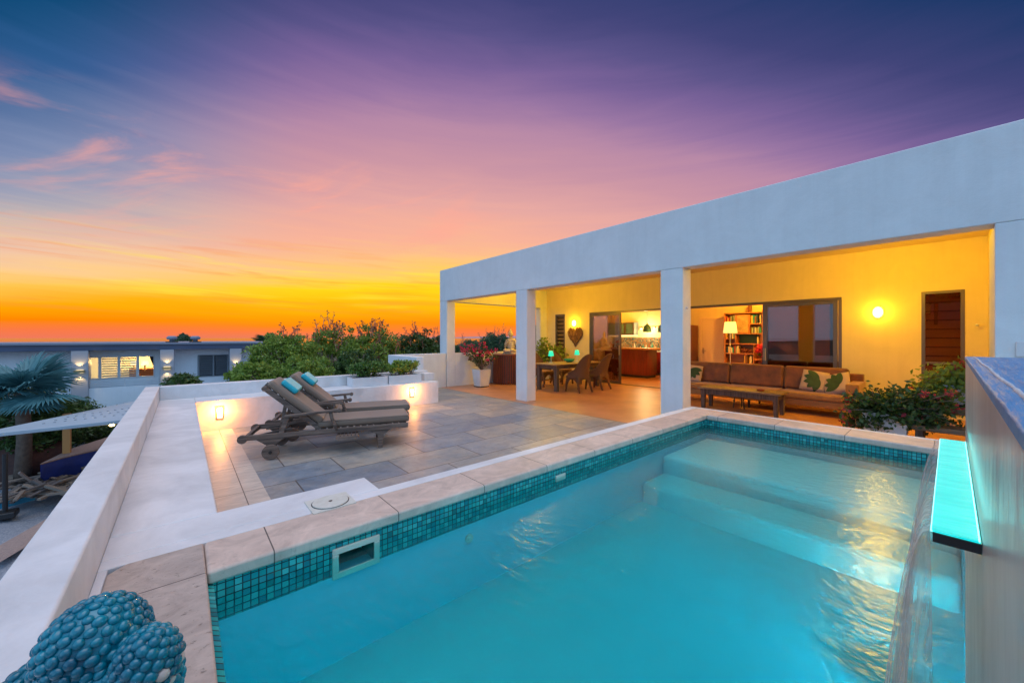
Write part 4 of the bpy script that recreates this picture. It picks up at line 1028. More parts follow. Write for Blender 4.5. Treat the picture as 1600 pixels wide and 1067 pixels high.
# coffee table: old bench
bx, by0, by1, bz = 8.36, 2.06, 3.56, .455
t = thing('coffee_table', 'long narrow coffee table of old grey-brown wood in front of the sofa', 'table', (8.6, 2.8, 0))
MB().box(bx, bx+.55, by0, by1, bz-.035, bz).build('table_top', M['benchwood'], t, bevel=.006)
q = MB(); q.box(bx+.06, bx+.085, by0+.1, by1-.1, bz-.14, bz-.036).box(bx+.465, bx+.49, by0+.1, by1-.1, bz-.14, bz-.036).box(bx+.086, bx+.464, by0+.07, by0+.095, bz-.14, bz-.036).box(bx+.086, bx+.464, by1-.095, by1-.07, bz-.14, bz-.036)
q.build('apron', M['legwood'], t, bevel=.003)
for x in (bx+.08, bx+.47):
    for y in (by0+.09, by1-.09): MB().box(x-.045, x+.045, y-.045, y+.045, .003, bz-.037, taper=.3).build('leg', M['legwood'], t, bevel=.004)
t = thing('ashtray', 'small dark red dish on the coffee table', 'dish', (bx+.25, 2.45, bz))
MB().lathe([(0,0),(.06,0),(.07,.03),(.062,.03),(.05,.008),(0,.008)], (bx+.25, 2.45, bz+.001), 20).build('bowl', M['redwood'], t, smooth=True)
# low dark stools under/behind the coffee table
t = thing('footstool', 'small dark stool between the coffee table and the sofa', 'stool', (8.97, 2.9, 0))
MB().lathe([(0,.30),(.17,.30),(.18,.33),(.17,.36),(0,.36)], (9.0, 2.95, 0), 24).build('seat', M['legwood'], t)
for k in range(3): a = k*2.1; MB().cyl((9.0+.12*math.cos(a), 2.95+.12*math.sin(a), .003), (9.0+.09*math.cos(a), 2.95+.09*math.sin(a), .30), .015, n=8).build('leg', M['legwood'], t)

# dining table
tx0, tx1, ty0, ty1, tz = 7.78, 9.9, 7.10, 8.02, .765
t = thing('dining_table', 'dark wooden dining table with rounded corners on the patio', 'table', (8.85, 7.55, 0))
MB().box(tx0, tx1, ty0, ty1, tz-.04, tz).build('table_top', M['tabletop'], t, bevel=.015)
MB().box(tx0+.1, tx1-.1, ty0+.08, ty0+.105, tz-.14, tz-.041).box(tx0+.1, tx1-.1, ty1-.105, ty1-.08, tz-.14, tz-.041).box(tx0+.1, tx0+.125, ty0+.106, ty1-.106, tz-.14, tz-.041).box(tx1-.125, tx1-.1, ty0+.106, ty1-.106, tz-.14, tz-.041).build('apron', M['legwood'], t)
for x in (tx0+.13, tx1-.13):
    for y in (ty0+.12, ty1-.12): MB().box(x-.055, x+.055, y-.055, y+.055, .003, tz-.042, taper=.1).build('leg', M['legwood'], t, bevel=.006)

def wicker_chair(loc, rz, label):
    """origin on the floor under the seat; faces +x"""
    t = thing('wicker_chair', label, 'chair', loc, rz, group='wicker chairs round the dining table')
    # seat
    MB().box(-.24, .26, -.25, .25, .38, .44).build('seat', M['wicker'], t, bevel=.03, world=False)
    MB().box(-.20, .25, -.22, .22, .441, .49).build('seat_cushion', M['seatfab'], t, bevel=.022, world=False)
    # curved shield back flowing into the arms
    q = MB(); n, m_ = 18, 12; vs = []; fs = []
    for off in (0, .028):
        for i in range(n+1):
            a = -1+2*i/n                          # -1..1 round the back
            ang = a*PI*.56
            top = .46+.62*max(0, math.cos(a*1.32))**1.15 if abs(a) < .98 else .46
            top = .62+.42*max(0., 1-(abs(a)/.62)**2.6) if abs(a) < .62 else .62-.10*(abs(a)-.62)/.38
            for j in range(m_+1):
                v = j/m_; z = .40+(top-.40)*v
                lean = -.16*max(0, (z-.5))/.55*math.cos(ang)
                r = .27+off-.02*math.sin(v*PI)
                x = -math.cos(ang)*r+lean-.0; y = math.sin(ang)*r*1.02
                if abs(a) > .5: x += .10*(abs(a)-.5)
                vs.append((x, y, z))
    k = (n+1)*(m_+1)
    for s_ in range(2):
        for i in range(n):
            for j in range(m_):
                b = s_*k+i*(m_+1)+j; f = (b, b+1, b+m_+2, b+m_+1); fs.append(f if s_ else f[::-1])
    q.add(vs, fs)
    edge = [vs[i*(m_+1)+m_] for i in range(n+1)]
    q.build('backrest', M['wicker'], t, smooth=True, world=False)
    MB().tube([(e[0]-.012*(1 if e[0] < 0 else 0), e[1], e[2]+.004) for e in edge], .022, 8).build('rim', M['wicker'], t, smooth=True, world=False)
    # skirt and splayed legs
    for sx in (-1, 1):
        for sy in (-1, 1):
            MB().tube([(sx*.20, sy*.20, .40), (sx*.235, sy*.225, .2), (sx*(.25 if sx > 0 else .31), sy*.24, .003)], [.05, .034, .026], 8).build('leg', M['wicker'], t, smooth=True, world=False)
    q = MB()
    for (a, b) in (((-.2,-.235),(.2,-.235)), ((-.2,.235),(.2,.235)), ((-.235,-.2),(-.235,.2)), ((.235,-.2),(.235,.2))):
        pp = [(a[0]+(b[0]-a[0])*u, a[1]+(b[1]-a[1])*u, .24+.12*math.sin(PI*u)) for u in [i/8 for i in range(9)]]
        for i in range(8):
            q.quad((pp[i][0], pp[i][1], .385), (pp[i+1][0], pp[i+1][1], .385), pp[i+1], pp[i])
    q.build('skirt', M['wicker'], t, world=False)
    return t
wc = wicker_chair((8.38, 6.83, 0), PI/2-.12, 'brown wicker chair nearest the white columns, its back turned to the pool')
copy_tree(wc, loc=(9.22, 6.80, 0), rz=PI/2+.10, label='brown wicker chair on the near side of the dining table beside the glass door')
copy_tree(wc, loc=(8.52, 8.35, 0), rz=-PI/2+.08, label='wicker chair on the far side of the dining table left of the first teal lamp')
copy_tree(wc, loc=(9.45, 8.38, 0), rz=-PI/2-.06, label='wicker chair on the far side of the dining table behind the green bowl')

for px, pz, X_, lab in ((861, 553, 8.25, 'small lit teal-shaded lamp near the left end of the dining table'), (901.5, 547, 9.45, 'small lit teal-shaded lamp on the dining table right below the wooden heart')):
    p = RX(px, pz, X_); p.z = tz+.28; p.y = min(max(p.y, ty0+.1), ty1-.1)
    t = thing('table_lamp', lab, 'lamp', (p.x, p.y, tz), group='small teal lamps on the dining table')
    MB().lathe([(.055,.07),(.085,-.08),(.082,-.08),(.052,.07)], (p.x, p.y, p.z), 24).build('lamp_shade', M['shade_teal'], t, smooth=True)
    MB().cyl((p.x, p.y, tz+.012), (p.x, p.y, p.z+.03), .008, n=8).lathe([(0,0),(.05,0),(.05,.012),(0,.014)], (p.x, p.y, tz+.001), 20).build('stand', M['pot'], t)
    lamp_at('bulb', (p.x, p.y, p.z-.02), (.2,1,.6), .8, t, radius=.03)
p = RX(881, 556, 8.9)
t = thing('bowl', 'green glass bowl in the middle of the dining table', 'bowl', (8.9, 7.6, tz))
MB().lathe([(0,0),(.07,0),(.15,.05),(.17,.10),(.162,.10),(.14,.055),(.06,.012),(0,.012)], (8.9, 7.6, tz+.001), 28).build('bowl', pbr('green_glass', (.04,.38,.20), .15), t, smooth=True)

# curved slatted cabinet with the seated statue
cx, cy, cr = 8.25, 9.62, .50
t = thing('cabinet', 'dark slatted cabinet with a rounded front against the low patio wall', 'cabinet', (cx, cy, 0))
MB().prism([(cx+cr*.96*math.cos(a)*1.15, cy+cr*.96*math.sin(a)) for a in [2*PI*i/40 for i in range(40)]], .03, .93).build('core', M['black'], t)
q = MB()
for i in range(46):
    a = 2*PI*i/46; x, y = cx+cr*1.15*math.cos(a), cy+cr*math.sin(a)
    q.box(-.014, .014, -.023, .023, .02, .93, Matrix.Translation((x, y, 0)) @ Matrix.Rotation(math.atan2(math.sin(a)/cr, math.cos(a)/(cr*1.15)), 4, 'Z'))
q.build('slats', M['brownwood'], t, bevel=.004)
MB().prism([(cx+(cr+.03)*math.cos(a)*1.15, cy+(cr+.03)*math.sin(a)) for a in [2*PI*i/48 for i in range(48)]], .931, .965).build('cabinet_top', M['brownwood'], t, bevel=.005)
# seated stone figure
bxp = RX(798, 555, 8.15)
sx_, sy_ = 8.15, bxp.y
t = thing('statue', 'pale seated stone figure with a pointed topknot on the rounded cabinet', 'statue', (sx_, sy_, .966))
m4 = Matrix.Translation((sx_, sy_, .966)) @ Matrix.Rotation(PI*1.12, 4, 'Z') @ Matrix.Scale(1.22, 4)
q = MB()
q.box(-.13, .13, -.17, .17, 0, .05, m4)
def E(c, r, mm=None): q.ell(m4 @ Vector(c), r, 18, 12, (m4.to_3x3().to_4x4() @ (mm or Matrix.Identity(4))))
E((.04, 0, .09), (.15, .19, .065)); E((.08, .10, .11), (.10, .07, .045)); E((.08, -.10, .11), (.10, .07, .045))
E((-.02, 0, .26), (.085, .12, .17)); E((-.02, 0, .37), (.075, .145, .065)); E((0, 0, .46), (.04, .045, .06)); E((.01, 0, .535), (.065, .06, .085))
E((0, 0, .61), (.04, .04, .045)); E((0, 0, .655), (.015, .015, .04)); E((.0, .065, .53), (.015, .01, .035)); E((.0, -.065, .53), (.015, .01, .035))
q.build('body', M['buddha'], t, smooth=True)
for sg in (1, -1):
    pts = [m4 @ Vector(v) for v in ((-.02, sg*.13, .37), (.0, sg*.165, .27), (.03, sg*.15, .18), (.10, sg*.06, .17 if sg > 0 else .30), (.11, sg*.02, .17 if sg > 0 else .34))]
    MB().tube(pts, [.04, .036, .032, .026, .022], 10).build('arm', M['buddha'], t, smooth=True)

# wooden heart on the wall
p = RX(900, 527, BX)
t = thing('wall_heart', 'large heart made of driftwood chips on the yellow wall below the lamp', 'wall decoration', (BX, p.y, p.z-.35))
def heart(a, s=1.): 
    x = 16*math.sin(a)**3; y = 13*math.cos(a)-5*math.cos(2*a)-2*math.cos(3*a)-math.cos(4*a); return x/16*.33*s, (y+2.5)/15*.36*s
hp = [heart(2*PI*i/60, .93) for i in range(60)]
MB().prism(hp, .0, .04, Matrix.Translation((BX-.001, p.y, p.z)) @ Matrix(((0,0,-1,0),(1,0,0,0),(0,1,0,0),(0,0,0,1)))).build('backing', M['doorwood'], t)
rr = random.Random(9); q = MB(); cnt = 0
def inside(x, y):
    c = False; j = 59; P = [heart(2*PI*i/60) for i in range(60)]
    for i in range(60):
        if (P[i][1] > y) != (P[j][1] > y) and x < (P[j][0]-P[i][0])*(y-P[i][1])/(P[j][1]-P[i][1])+P[i][0]: c = not c
        j = i
    return c
while cnt < 420:
    x, y = rr.uniform(-.34, .34), rr.uniform(-.42, .34)
    if not inside(x, y): continue
    cnt += 1
    m4 = Matrix.Translation((BX-.045-rr.uniform(0, .02), p.y+x, p.z+y)) @ Matrix.Rotation(rr.uniform(-.6, .6), 4, 'X') @ Matrix.Rotation(rr.uniform(-.5, .5), 4, 'Z')
    q.box(-.012, .012, -.010, .010, -.028, .028, m4)
q.build('wood_chips', pbr('driftwood_chips', (.3,.14,.05), .6, island=[(.26,.12,.045),(.13,.05,.02),(.36,.18,.07),(.08,.03,.012),(.20,.08,.03)]), t)

# potted bougainvillea by the low wall
def square_pot(t, x, y, w0, w1, h, z=0.):
    q = MB(); q.add([(x-w0,y-w0,z+.03),(x+w0,y-w0,z+.03),(x+w0,y+w0,z+.03),(x-w0,y+w0,z+.03),(x-w1,y-w1,z+h),(x+w1,y-w1,z+h),(x+w1,y+w1,z+h),(x-w1,y+w1,z+h),
        (x-w1+.025,y-w1+.025,z+h),(x+w1-.025,y-w1+.025,z+h),(x+w1-.025,y+w1-.025,z+h),(x-w1+.025,y+w1-.025,z+h),
        (x-w1+.03,y-w1+.03,z+h-.05),(x+w1-.03,y-w1+.03,z+h-.05),(x+w1-.03,y+w1-.03,z+h-.05),(x-w1+.03,y+w1-.03,z+h-.05)],
        [(0,3,2,1),(0,1,5,4),(1,2,6,5),(2,3,7,6),(3,0,4,7),(4,5,9,8),(5,6,10,9),(6,7,11,10),(7,4,8,11),(8,9,13,12),(9,10,14,13),(10,11,15,14),(11,8,12,15)])
    q.build('pot', M['pot'], t, bevel=.008)
    MB().box(x-w1+.034, x+w1-.034, y-w1+.034, y+w1-.034, z+h-.075, z+h-.051).build('soil', M['soil'], t)
    MB().box(x-w0-.004, x+w0+.004, y-w0-.004, y+w0+.004, z+.002, z+.032).build('saucer', M['black'], t)
def shrub(t, base, tips, seed, leafn=14, lsize=.035, mat='leaf_bg2', petals=0, pmat='petal', psize=.03, spread=.08, stem=.008, stem_mat='twig', along=.35):
    """stems arching from base to each tip, leaves along them, coloured bracts near tips"""
    rr = random.Random(seed); q = MB(); L = []; P = []
    base = Vector(base)
    for tp in tips:
        tp = Vector(tp); mid = (base+tp)/2+Vector((rr.uniform(-.06,.06), rr.uniform(-.06,.06), rr.uniform(.04,.16)*(tp-base).length))
        pts = [(1-u)**2*base+2*u*(1-u)*mid+u*u*tp for u in [i/7 for i in range(8)]]
        q.tube(pts, [stem*(1-.75*i/7) for i in range(8)], 5)
        for k in range(leafn):
            u = along+(1-along)*rr.random()**.8; c = (1-u)**2*base+2*u*(1-u)*mid+u*u*tp
            L.append(c+Vector((rr.gauss(0,1), rr.gauss(0,1), rr.gauss(0,.8)))*spread*.75)
        if rr.random() < petals:
            P.append(np.array([tuple(tp+Vector((rr.gauss(0,1), rr.gauss(0,1), rr.gauss(0,.8)))*.032) for k in range(rr.randint(7, 16))]))
    q.build('stems', M[stem_mat], t)
    leaf_mesh('leaves', np.array(L), lsize, M[mat], t, seed=seed+1, aspect=.55)
    for k, cl in enumerate(P): leaf_mesh('flower_cluster', cl, psize, M[pmat], t, seed=seed+2+k, aspect=.7)
p = RZ(751, 604)
x, y = 6.95, 9.45
t = thing('potted_plant', 'pink bougainvillea in a tall white square pot left of the slatted cabinet', 'plant', (x, y, 0))
square_pot(t, x, y, .165, .215, .54)
rr = random.Random(21); tips = []
for k in range(46):
    a = rr.uniform(0, 2*PI); r = rr.uniform(.1, .62)**1; tips.append((x+r*math.cos(a)*.8, y+r*math.sin(a), rr.uniform(.75, 1.05)+.42*(1-r)*rr.random()))
for k in range(9): tips.append((x-.12+rr.uniform(-.2,.15), y+.40+rr.uniform(0,.32), 1.05+rr.uniform(0,.28)))
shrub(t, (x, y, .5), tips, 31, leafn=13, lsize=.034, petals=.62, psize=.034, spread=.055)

# potted greenery at the left rear corner of the patio
for k, (x, y, hh, lab) in enumerate(((9.75, 9.55, 1.5, 'large leafy potted plant in the rear left corner of the patio'), (10.25, 9.45, 1.3, 'leafy potted plant under the narrow left louvre window'))):
    t = thing('potted_plant', lab, 'plant', (x, y, 0), group='green plants behind the dining table')
    square_pot(t, x, y, .15, .20, .5)
    rr = random.Random(40+k); tips = []
    for i in range(40): a = rr.uniform(0, 2*PI); r = rr.uniform(.05, .5); tips.append((x+r*math.cos(a), y+r*math.sin(a), rr.uniform(.8, hh)))
    shrub(t, (x, y, .45), tips, 50+k, leafn=14, lsize=.055, mat='leaf_bg', spread=.09)

# bougainvilleas behind the far pool edge, right
x, y = 6.62, RX(1384, 650, 6.62).y
t = thing('potted_plant', 'sprawling dark bougainvillea in a big white square pot behind the far pool edge', 'plant', (x, y, 0))
square_pot(t, x, y, .17, .20, .58)
rr = random.Random(61); tips = []
def tip(px, py, X): 
    v = RX(px, py, X); return (X, v.y, v.z)
for k in range(230):
    px = rr.uniform(1316, 1496); u = (px-1318)/174
    top = 628-18*math.sin(u*PI)-10*rr.random() if u < .75 else 615-8*rr.random()
    bot = 670+8*math.sin(u*9)
    py = rr.uniform(top, bot); tips.append(tip(px, py, rr.uniform(6.25, 6.95)))
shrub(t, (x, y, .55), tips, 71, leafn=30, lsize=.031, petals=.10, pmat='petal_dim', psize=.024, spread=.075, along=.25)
x2, y2 = 7.15, RX(1500, 618, 7.15).y
t = thing('wooden_stand', 'old wooden bench stand behind the pool corner carrying a potted bougainvillea', 'bench', (7.1, y2, 0))
MB().box(6.8, 7.42, y2-.45, y2+.45, .60, .67).build('bench_top', M['benchwood'], t, bevel=.008)
MB().box(6.5, 6.79, y2-.45, y2+.38, .42, .48).build('lower_step', M['benchwood'], t, bevel=.008)
for xx in (6.55, 6.86, 7.34):
    for yy in (y2-.38, y2+.32): MB().box(xx-.03, xx+.03, yy-.03, yy+.03, .003, .42 if xx < 6.7 else .60).build('leg', M['legwood'], t)
t = thing('potted_plant', 'bushy bougainvillea with red flowers in a small white pot on the wooden stand', 'plant', (x2, y2, .67))
square_pot(t, x2, y2, .115, .14, .26, .67)
tips = []
for k in range(110):
    px = rr.uniform(1428, 1512); u = (px-1428)/84
    py = rr.uniform(602-36*u**.5-4*rr.random(), 640-22*u); tips.append(tip(px, py, rr.uniform(6.95, 7.45)))
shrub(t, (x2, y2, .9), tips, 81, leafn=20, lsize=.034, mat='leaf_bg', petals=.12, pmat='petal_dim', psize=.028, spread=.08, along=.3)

# ================================================================== TERRACE FURNITURE
def lounger(loc, rz, label):
    """x runs from the wheeled head end (0) to the foot end (2.0); near side is -y"""
    t = thing('sun_lounger', label, 'sun lounger', loc, rz, group='sun loungers on the terrace')
    W = .32; rz_ = .285; th = .028; hh = .062
    def B(name, mat, q, parent=t, **kw): return q.build(name, mat, parent, world=False, **kw)
    for s in (-1, 1):
        y0 = s*W
        q = MB(); q.beam((.07, y0, rz_), (2.0, y0, rz_), th, hh).cyl((.055, y0-th*.7, rz_-.012), (.055, y0+th*.7, rz_-.012), .052, n=24)
        B('side_rail', M['teak'], q, bevel=.004)
        # bracket and rear leg, wheel
        q = MB(); q.prism([(.20,rz_-.031),(.50,rz_-.031),(.40,rz_-.11),(.395,.085),(.315,.085),(.31,rz_-.11)], -th*.5, th*.5, Matrix(((1,0,0,0),(0,0,-1,y0),(0,1,0,0),(0,0,0,1))))
        B('leg', M['teak'], q, bevel=.003)
        q = MB().cyl((.355, y0+s*.018, .095), (.355, y0+s*.046, .095), .094, n=36)
        wv = B('wheel', M['teak'], q, bevel=.005)
        MB().cyl((.355, y0+s*.010, .095), (.355, y0+s*.054, .095), .020, n=16).build('hub', M['black'], wv, world=False)
        q = MB(); q.prism([(1.48,rz_-.031),(1.78,rz_-.031),(1.68,rz_-.10),(1.665,.003),(1.605,.003),(1.60,rz_-.10)], -th*.6, th*.6, Matrix(((1,0,0,0),(0,0,-1,y0*.93),(0,1,0,0),(0,0,0,1))))
        B('leg', M['teak'], q, bevel=.003)
        # armrest with front and rear supports
        q = MB(); q.beam((.50, y0, .52), (1.12, y0, .555), .055, .030).cyl((1.125, y0-.027, .550), (1.125, y0+.027, .550), .028, n=18)
        ar = B('armrest', M['teak'], q, bevel=.004)
        B('armrest_support', M['teak'], MB().beam((.46, y0, rz_+.02), (.53, y0, .515), .026, .05), ar, bevel=.003)
        B('armrest_support', M['teak'], MB().tube([(1.02, y0, .54), (1.035, y0, .46), (1.06, y0, .38), (1.10, y0, rz_+.01)], .022, 8), ar, smooth=True)
    # cross bars, axle, slats
    q = MB().beam((.35, -W, .095), (.35, W, .095), .02, .02); B('axle', M['black'], q)
    for x in (.09, .46, .85, 1.62, 1.97): B('cross_bar', M['teak'], MB().beam((x, -W, rz_), (x, W, rz_), .04, .045), bevel=.003)
    q = MB()
    for i in range(13): q.box(.90+i*.083, .90+i*.083+.062, -W+.015, W-.015, rz_+.012, rz_+.032)
    B('seat_slats', M['teak'], q, bevel=.002)
    # backrest: frame, slats, prop
    ang = math.radians(42); Lb = .80; piv = Vector((.88, 0, rz_+.045)); d = Vector((-math.cos(ang), 0, math.sin(ang))); nrm = Vector((math.sin(ang), 0, math.cos(ang)))
    m4 = Matrix(((d.x,0,nrm.x,piv.x),(0,1,0,0),(d.z,0,nrm.z,piv.z),(0,0,0,1)))
    q = MB()
    for s in (-1, 1): q.box(-.02, Lb, s*(W-.06)-.014, s*(W-.06)+.014, -.03, .03, m4)
    for i in range(9): q.box(.05+i*.088, .05+i*.088+.06, -W+.075, W-.075, .012, .030, m4)
    q.cyl(m4 @ Vector((Lb+.01, -W+.04, -.005)), m4 @ Vector((Lb+.01, W-.04, -.005)), .032, n=18)
    bk = B('backrest', M['teak'], q, bevel=.003)
    for s in (-1, 1):
        B('back_prop', M['teak'], MB().beam(m4 @ Vector((.50, s*(W-.10), -.02)), (.44, s*(W-.10), rz_+.02), .024, .04), bk, bevel=.002)
        B('back_prop', M['teak'], MB().beam((.20, s*.20, rz_-.01), (.56, s*.20, rz_+.05), .02, .035), bk, bevel=.002)
    # cushions
    q = MB().box(.86, 2.03, -.29, .29, rz_+.036, rz_+.135); cs = B('seat_cushion', M['cushion'], q, bevel=.042, seg=5)
    q = MB()
    for zz in (rz_+.052, rz_+.120):
        pr = [(.87,-.287),(2.018,-.287),(2.018,.287),(.87,.287),(.87,-.287)]
    q.tube([(.90,-.290,rz_+.125),(1.99,-.290,rz_+.125),(2.015,-.28,rz_+.125),(2.028,-.25,rz_+.125),(2.028,.25,rz_+.125)], .0045, 6)
    B('piping', M['piping'], q, cs, smooth=True)
    q = MB().box(.02, Lb+.03, -.285, .285, .034, .128, m4); cb = B('back_cushion', M['cushion'], q, bevel=.042, seg=5)
    q = MB()
    for zz in (-.18, .18): q.box(Lb-.02, Lb+.045, zz-.012, zz+.012, -.04, .06, m4)
    B('tie', M['piping'], q, cb)
    # headrest, two-tone
    q = MB().box(Lb-.30, Lb-.07, -.20, .20, .129, .205, m4); hr = B('headrest', M['turq'], q, bevel=.034, seg=4)
    q = MB().box(Lb-.285, Lb-.085, -.185, .185, .195, .2085, m4); B('headrest_top', M['turq_top'], q, hr, bevel=.006)
    # sliding tray
    q = MB()
    for i in range(6): q.box(1.10+i*.045, 1.10+i*.045+.033, -W-.16, -W+.10, rz_-.062, rz_-.050)
    q.box(1.09, 1.37, -W-.175, -W-.16, rz_-.07, rz_-.045).box(1.09, 1.37, -W-.02, -W+.0, rz_-.075, rz_-.063)
    B('sliding_tray', M['teak'], q)
    return t
ca, sa = math.cos(math.radians(-19)), math.sin(math.radians(-19))
o1 = RZ(370, 685, .29); o1 = Vector((o1.x-sa*.32, o1.y+ca*.32, 0))
l1 = lounger((o1.x, o1.y, 0), math.radians(-19), 'weathered teak sun lounger with taupe cushion nearest the pool, its wheel in full view')
copy_tree(l1, loc=(o1.x+.40, o1.y+.80, 0), rz=math.radians(-20), label='weathered teak sun lounger behind the front one, next to the bench wall')

# planters on the ledge
for k, (pa, pb, lab) in enumerate((((554, 601), (607, 599), 'left white rectangular planter on the bench wall, with a bright green clipped bush'), ((609, 597), (655, 594), 'right white rectangular planter near the bench wall end, with a darker bush'))):
    A = RZ(pa[0], pa[1], LZ); B_ = RZ(pb[0], pb[1], LZ); x0, x1 = A.x, B_.x; y0 = 7.98; y1 = 8.33
    x0, x1 = ((2.62, 3.36), (3.39, 4.16))[k]
    t = thing('planter', lab, 'planter', ((x0+x1)/2, 8.15, LZ), group='planters on the bench wall')
    q = MB(); z0, z1 = LZ+.003, LZ+.185
    q.box(x0, x1, y0, y0+.03, z0, z1).box(x0, x1, y1-.03, y1, z0, z1).box(x0, x0+.03, y0+.03, y1-.03, z0, z1).box(x1-.03, x1, y0+.03, y1-.03, z0, z1).box(x0+.03, x1-.03, y0+.03, y1-.03, z0, z0+.03)
    q.build('trough', M['pot'], t, bevel=.005)
    MB().box(x0+.031, x1-.031, y0+.031, y1-.031, z1-.045, z1-.02).build('soil', M['soil'], t)
    cx = (x0+x1)/2
    q = MB(); rr = random.Random(90+k)
    for i in range(16):
        xx = x0+.1+(x1-x0-.2)*rr.random(); q.tube([(xx, 8.15, z1-.03), (xx+rr.uniform(-.08,.08), 8.15+rr.uniform(-.08,.08), z1+.10), (xx+rr.uniform(-.15,.15), 8.15+rr.uniform(-.15,.15), z1+.24)], [.009,.006,.003], 5)
    q.build('stems', M['bark'], t)
    pts, _ = clump_points((cx+(.04 if k else -.02), 8.15, z1+.17), (.40, .22, .13), 70, 34, .085, 100+k, shell=.5)
    leaf_mesh('foliage', pts, .026, M['leaf_pl'] if k == 0 else M['leaf_bg'], t, seed=110+k, aspect=.6)

# ================================================================== GLAZED SCULPTURE (bottom left corner)
sc = thing('sculpture', 'glossy turquoise ceramic head sculpture covered in round studs on the near pool corner', 'sculpture', (-.14, 1.16, LZ))
lobes = [((-.129, 1.104, .893), (.080, .080, .088)), ((-.050, 1.000, .882), (.048, .050, .062)), ((-.150, 1.17, .70), (.124, .125, .135)), ((-.222, 1.17, .805), (.045, .050, .055)), ((-.085, 1.06, .80), (.085, .085, .10))]
q = MB()
for c, r in lobes: q.ell(c, r, 32, 20)
q.ell((-.14, 1.16, .60), (.10, .105, .10), 28, 16).lathe([(.0,.0),(.12,0),(.12,.02),(.07,.05),(.06,.09),(.09,.12)], (-.14, 1.16, LZ+.001), 32)
q.build('body', M['glaze'], sc, smooth=True)
q = MB(); qw = MB(); rr = random.Random(77)
for li, (c, r) in enumerate(lobes):
    n = (230, 120, 420, 100, 260)[li]; c = Vector(c)
    for i in range(n):
        zz = 1-2*(i+.5)/n; rad = math.sqrt(1-zz*zz); a = i*2.39996
        d = Vector((rad*math.cos(a), rad*math.sin(a), zz))
        if li in (2, 4) and zz < -.5: continue
        p = c+Vector((d.x*r[0], d.y*r[1], d.z*r[2]))
        hid = False
        for lj, (c2, r2) in enumerate(lobes):
            if lj != li:
                e = p-Vector(c2)
                if (e.x/r2[0])**2+(e.y/r2[1])**2+(e.z/r2[2])**2 < .93: hid = True
        if hid: continue
        nn = Vector((d.x/r[0], d.y/r[1], d.z/r[2])).normalized()
        u, v = ortho(nn); s = .0102 if li != 2 else .0118
        s *= rr.uniform(.85, 1.12); th = rr.uniform(0, PI)
        u2 = u*math.cos(th)+v*math.sin(th); v2 = -u*math.sin(th)+v*math.cos(th)
        m4 = Matrix(((u2.x,v2.x,nn.x,0),(u2.y,v2.y,nn.y,0),(u2.z,v2.z,nn.z,0),(0,0,0,1)))
        white = li in (1, 4) and d.x > .35 and -.7 < d.z < .1 and d.y < -.1 and rr.random() < .22
        if white: MB().ell(p, (s*1.04, s*.94, s*.72), 12, 8, m4).build('white_stud', M['glaze_w'], sc, smooth=True)
        else: q.ell(p, (s*1.04, s*.94, s*.72), 12, 8, m4)
q.build('studs', M['glaze'], sc, smooth=True)

# ================================================================== BEYOND THE TERRACE
NY = 26.0
def nx(px, py=560): return RY(px, py, NY).x
t = thing('neighbour_house', 'long white flat-roofed neighbouring house with a dark blue fascia and lit windows', 'house', (nx(200), NY, GZ))
NB = t
xl, xr = nx(-160), nx(412)
zt = RY(130, 537, NY).z; zf = RY(130, 548, NY).z; zb = RY(180, 632, NY).z
MB().box(xl, xr+.5, NY-.9, NY+9, zf+.02, zt-.05).build('fascia', M['nb_fascia'], t, bevel=.02)
MB().box(xl-.1, xr+.6, NY-1.0, NY+9.1, zt-.049, zt+.03).build('roof', M['nb_roof'], t)
wz0, wz1 = RY(190, 591, NY).z, RY(190, 556, NY).z
wx0, wx1 = nx(139.5), nx(242)
lx0, lx1 = nx(309), nx(357); lz0, lz1 = RY(333, 588, NY).z, RY(333, 554, NY).z
q = MB()
def nbw(a, b, c, d): q.box(a, b, NY, NY+.2, c, d)
nbw(xl, wx0, zb, zf+.019); nbw(wx0, wx1, zb, wz0); nbw(wx0, wx1, wz1, zf+.019); nbw(wx1, lx0, zb, zf+.019); nbw(lx0, lx1, zb, lz0); nbw(lx0, lx1, lz1, zf+.019); nbw(lx1, xr, zb, zf+.019)
q.box(xr-.2, xr, NY+.201, NY+8.9, GZ-.3, zf+.019).box(xl, xr-.201, NY+3.2, NY+3.4, zb, zf+.019)
q.build('wall', M['nb_wall'], t)
MB().box(xl, xr-.201, NY+.201, NY+8.9, zb-.1, zb).build('floor_slab', M['nb_wall'], t)
MB().box(xl, xr-.3, NY+1.2, NY+1.4, GZ-.3, zb-.1).build('ground_floor_wall', M['nb_dark'], t)
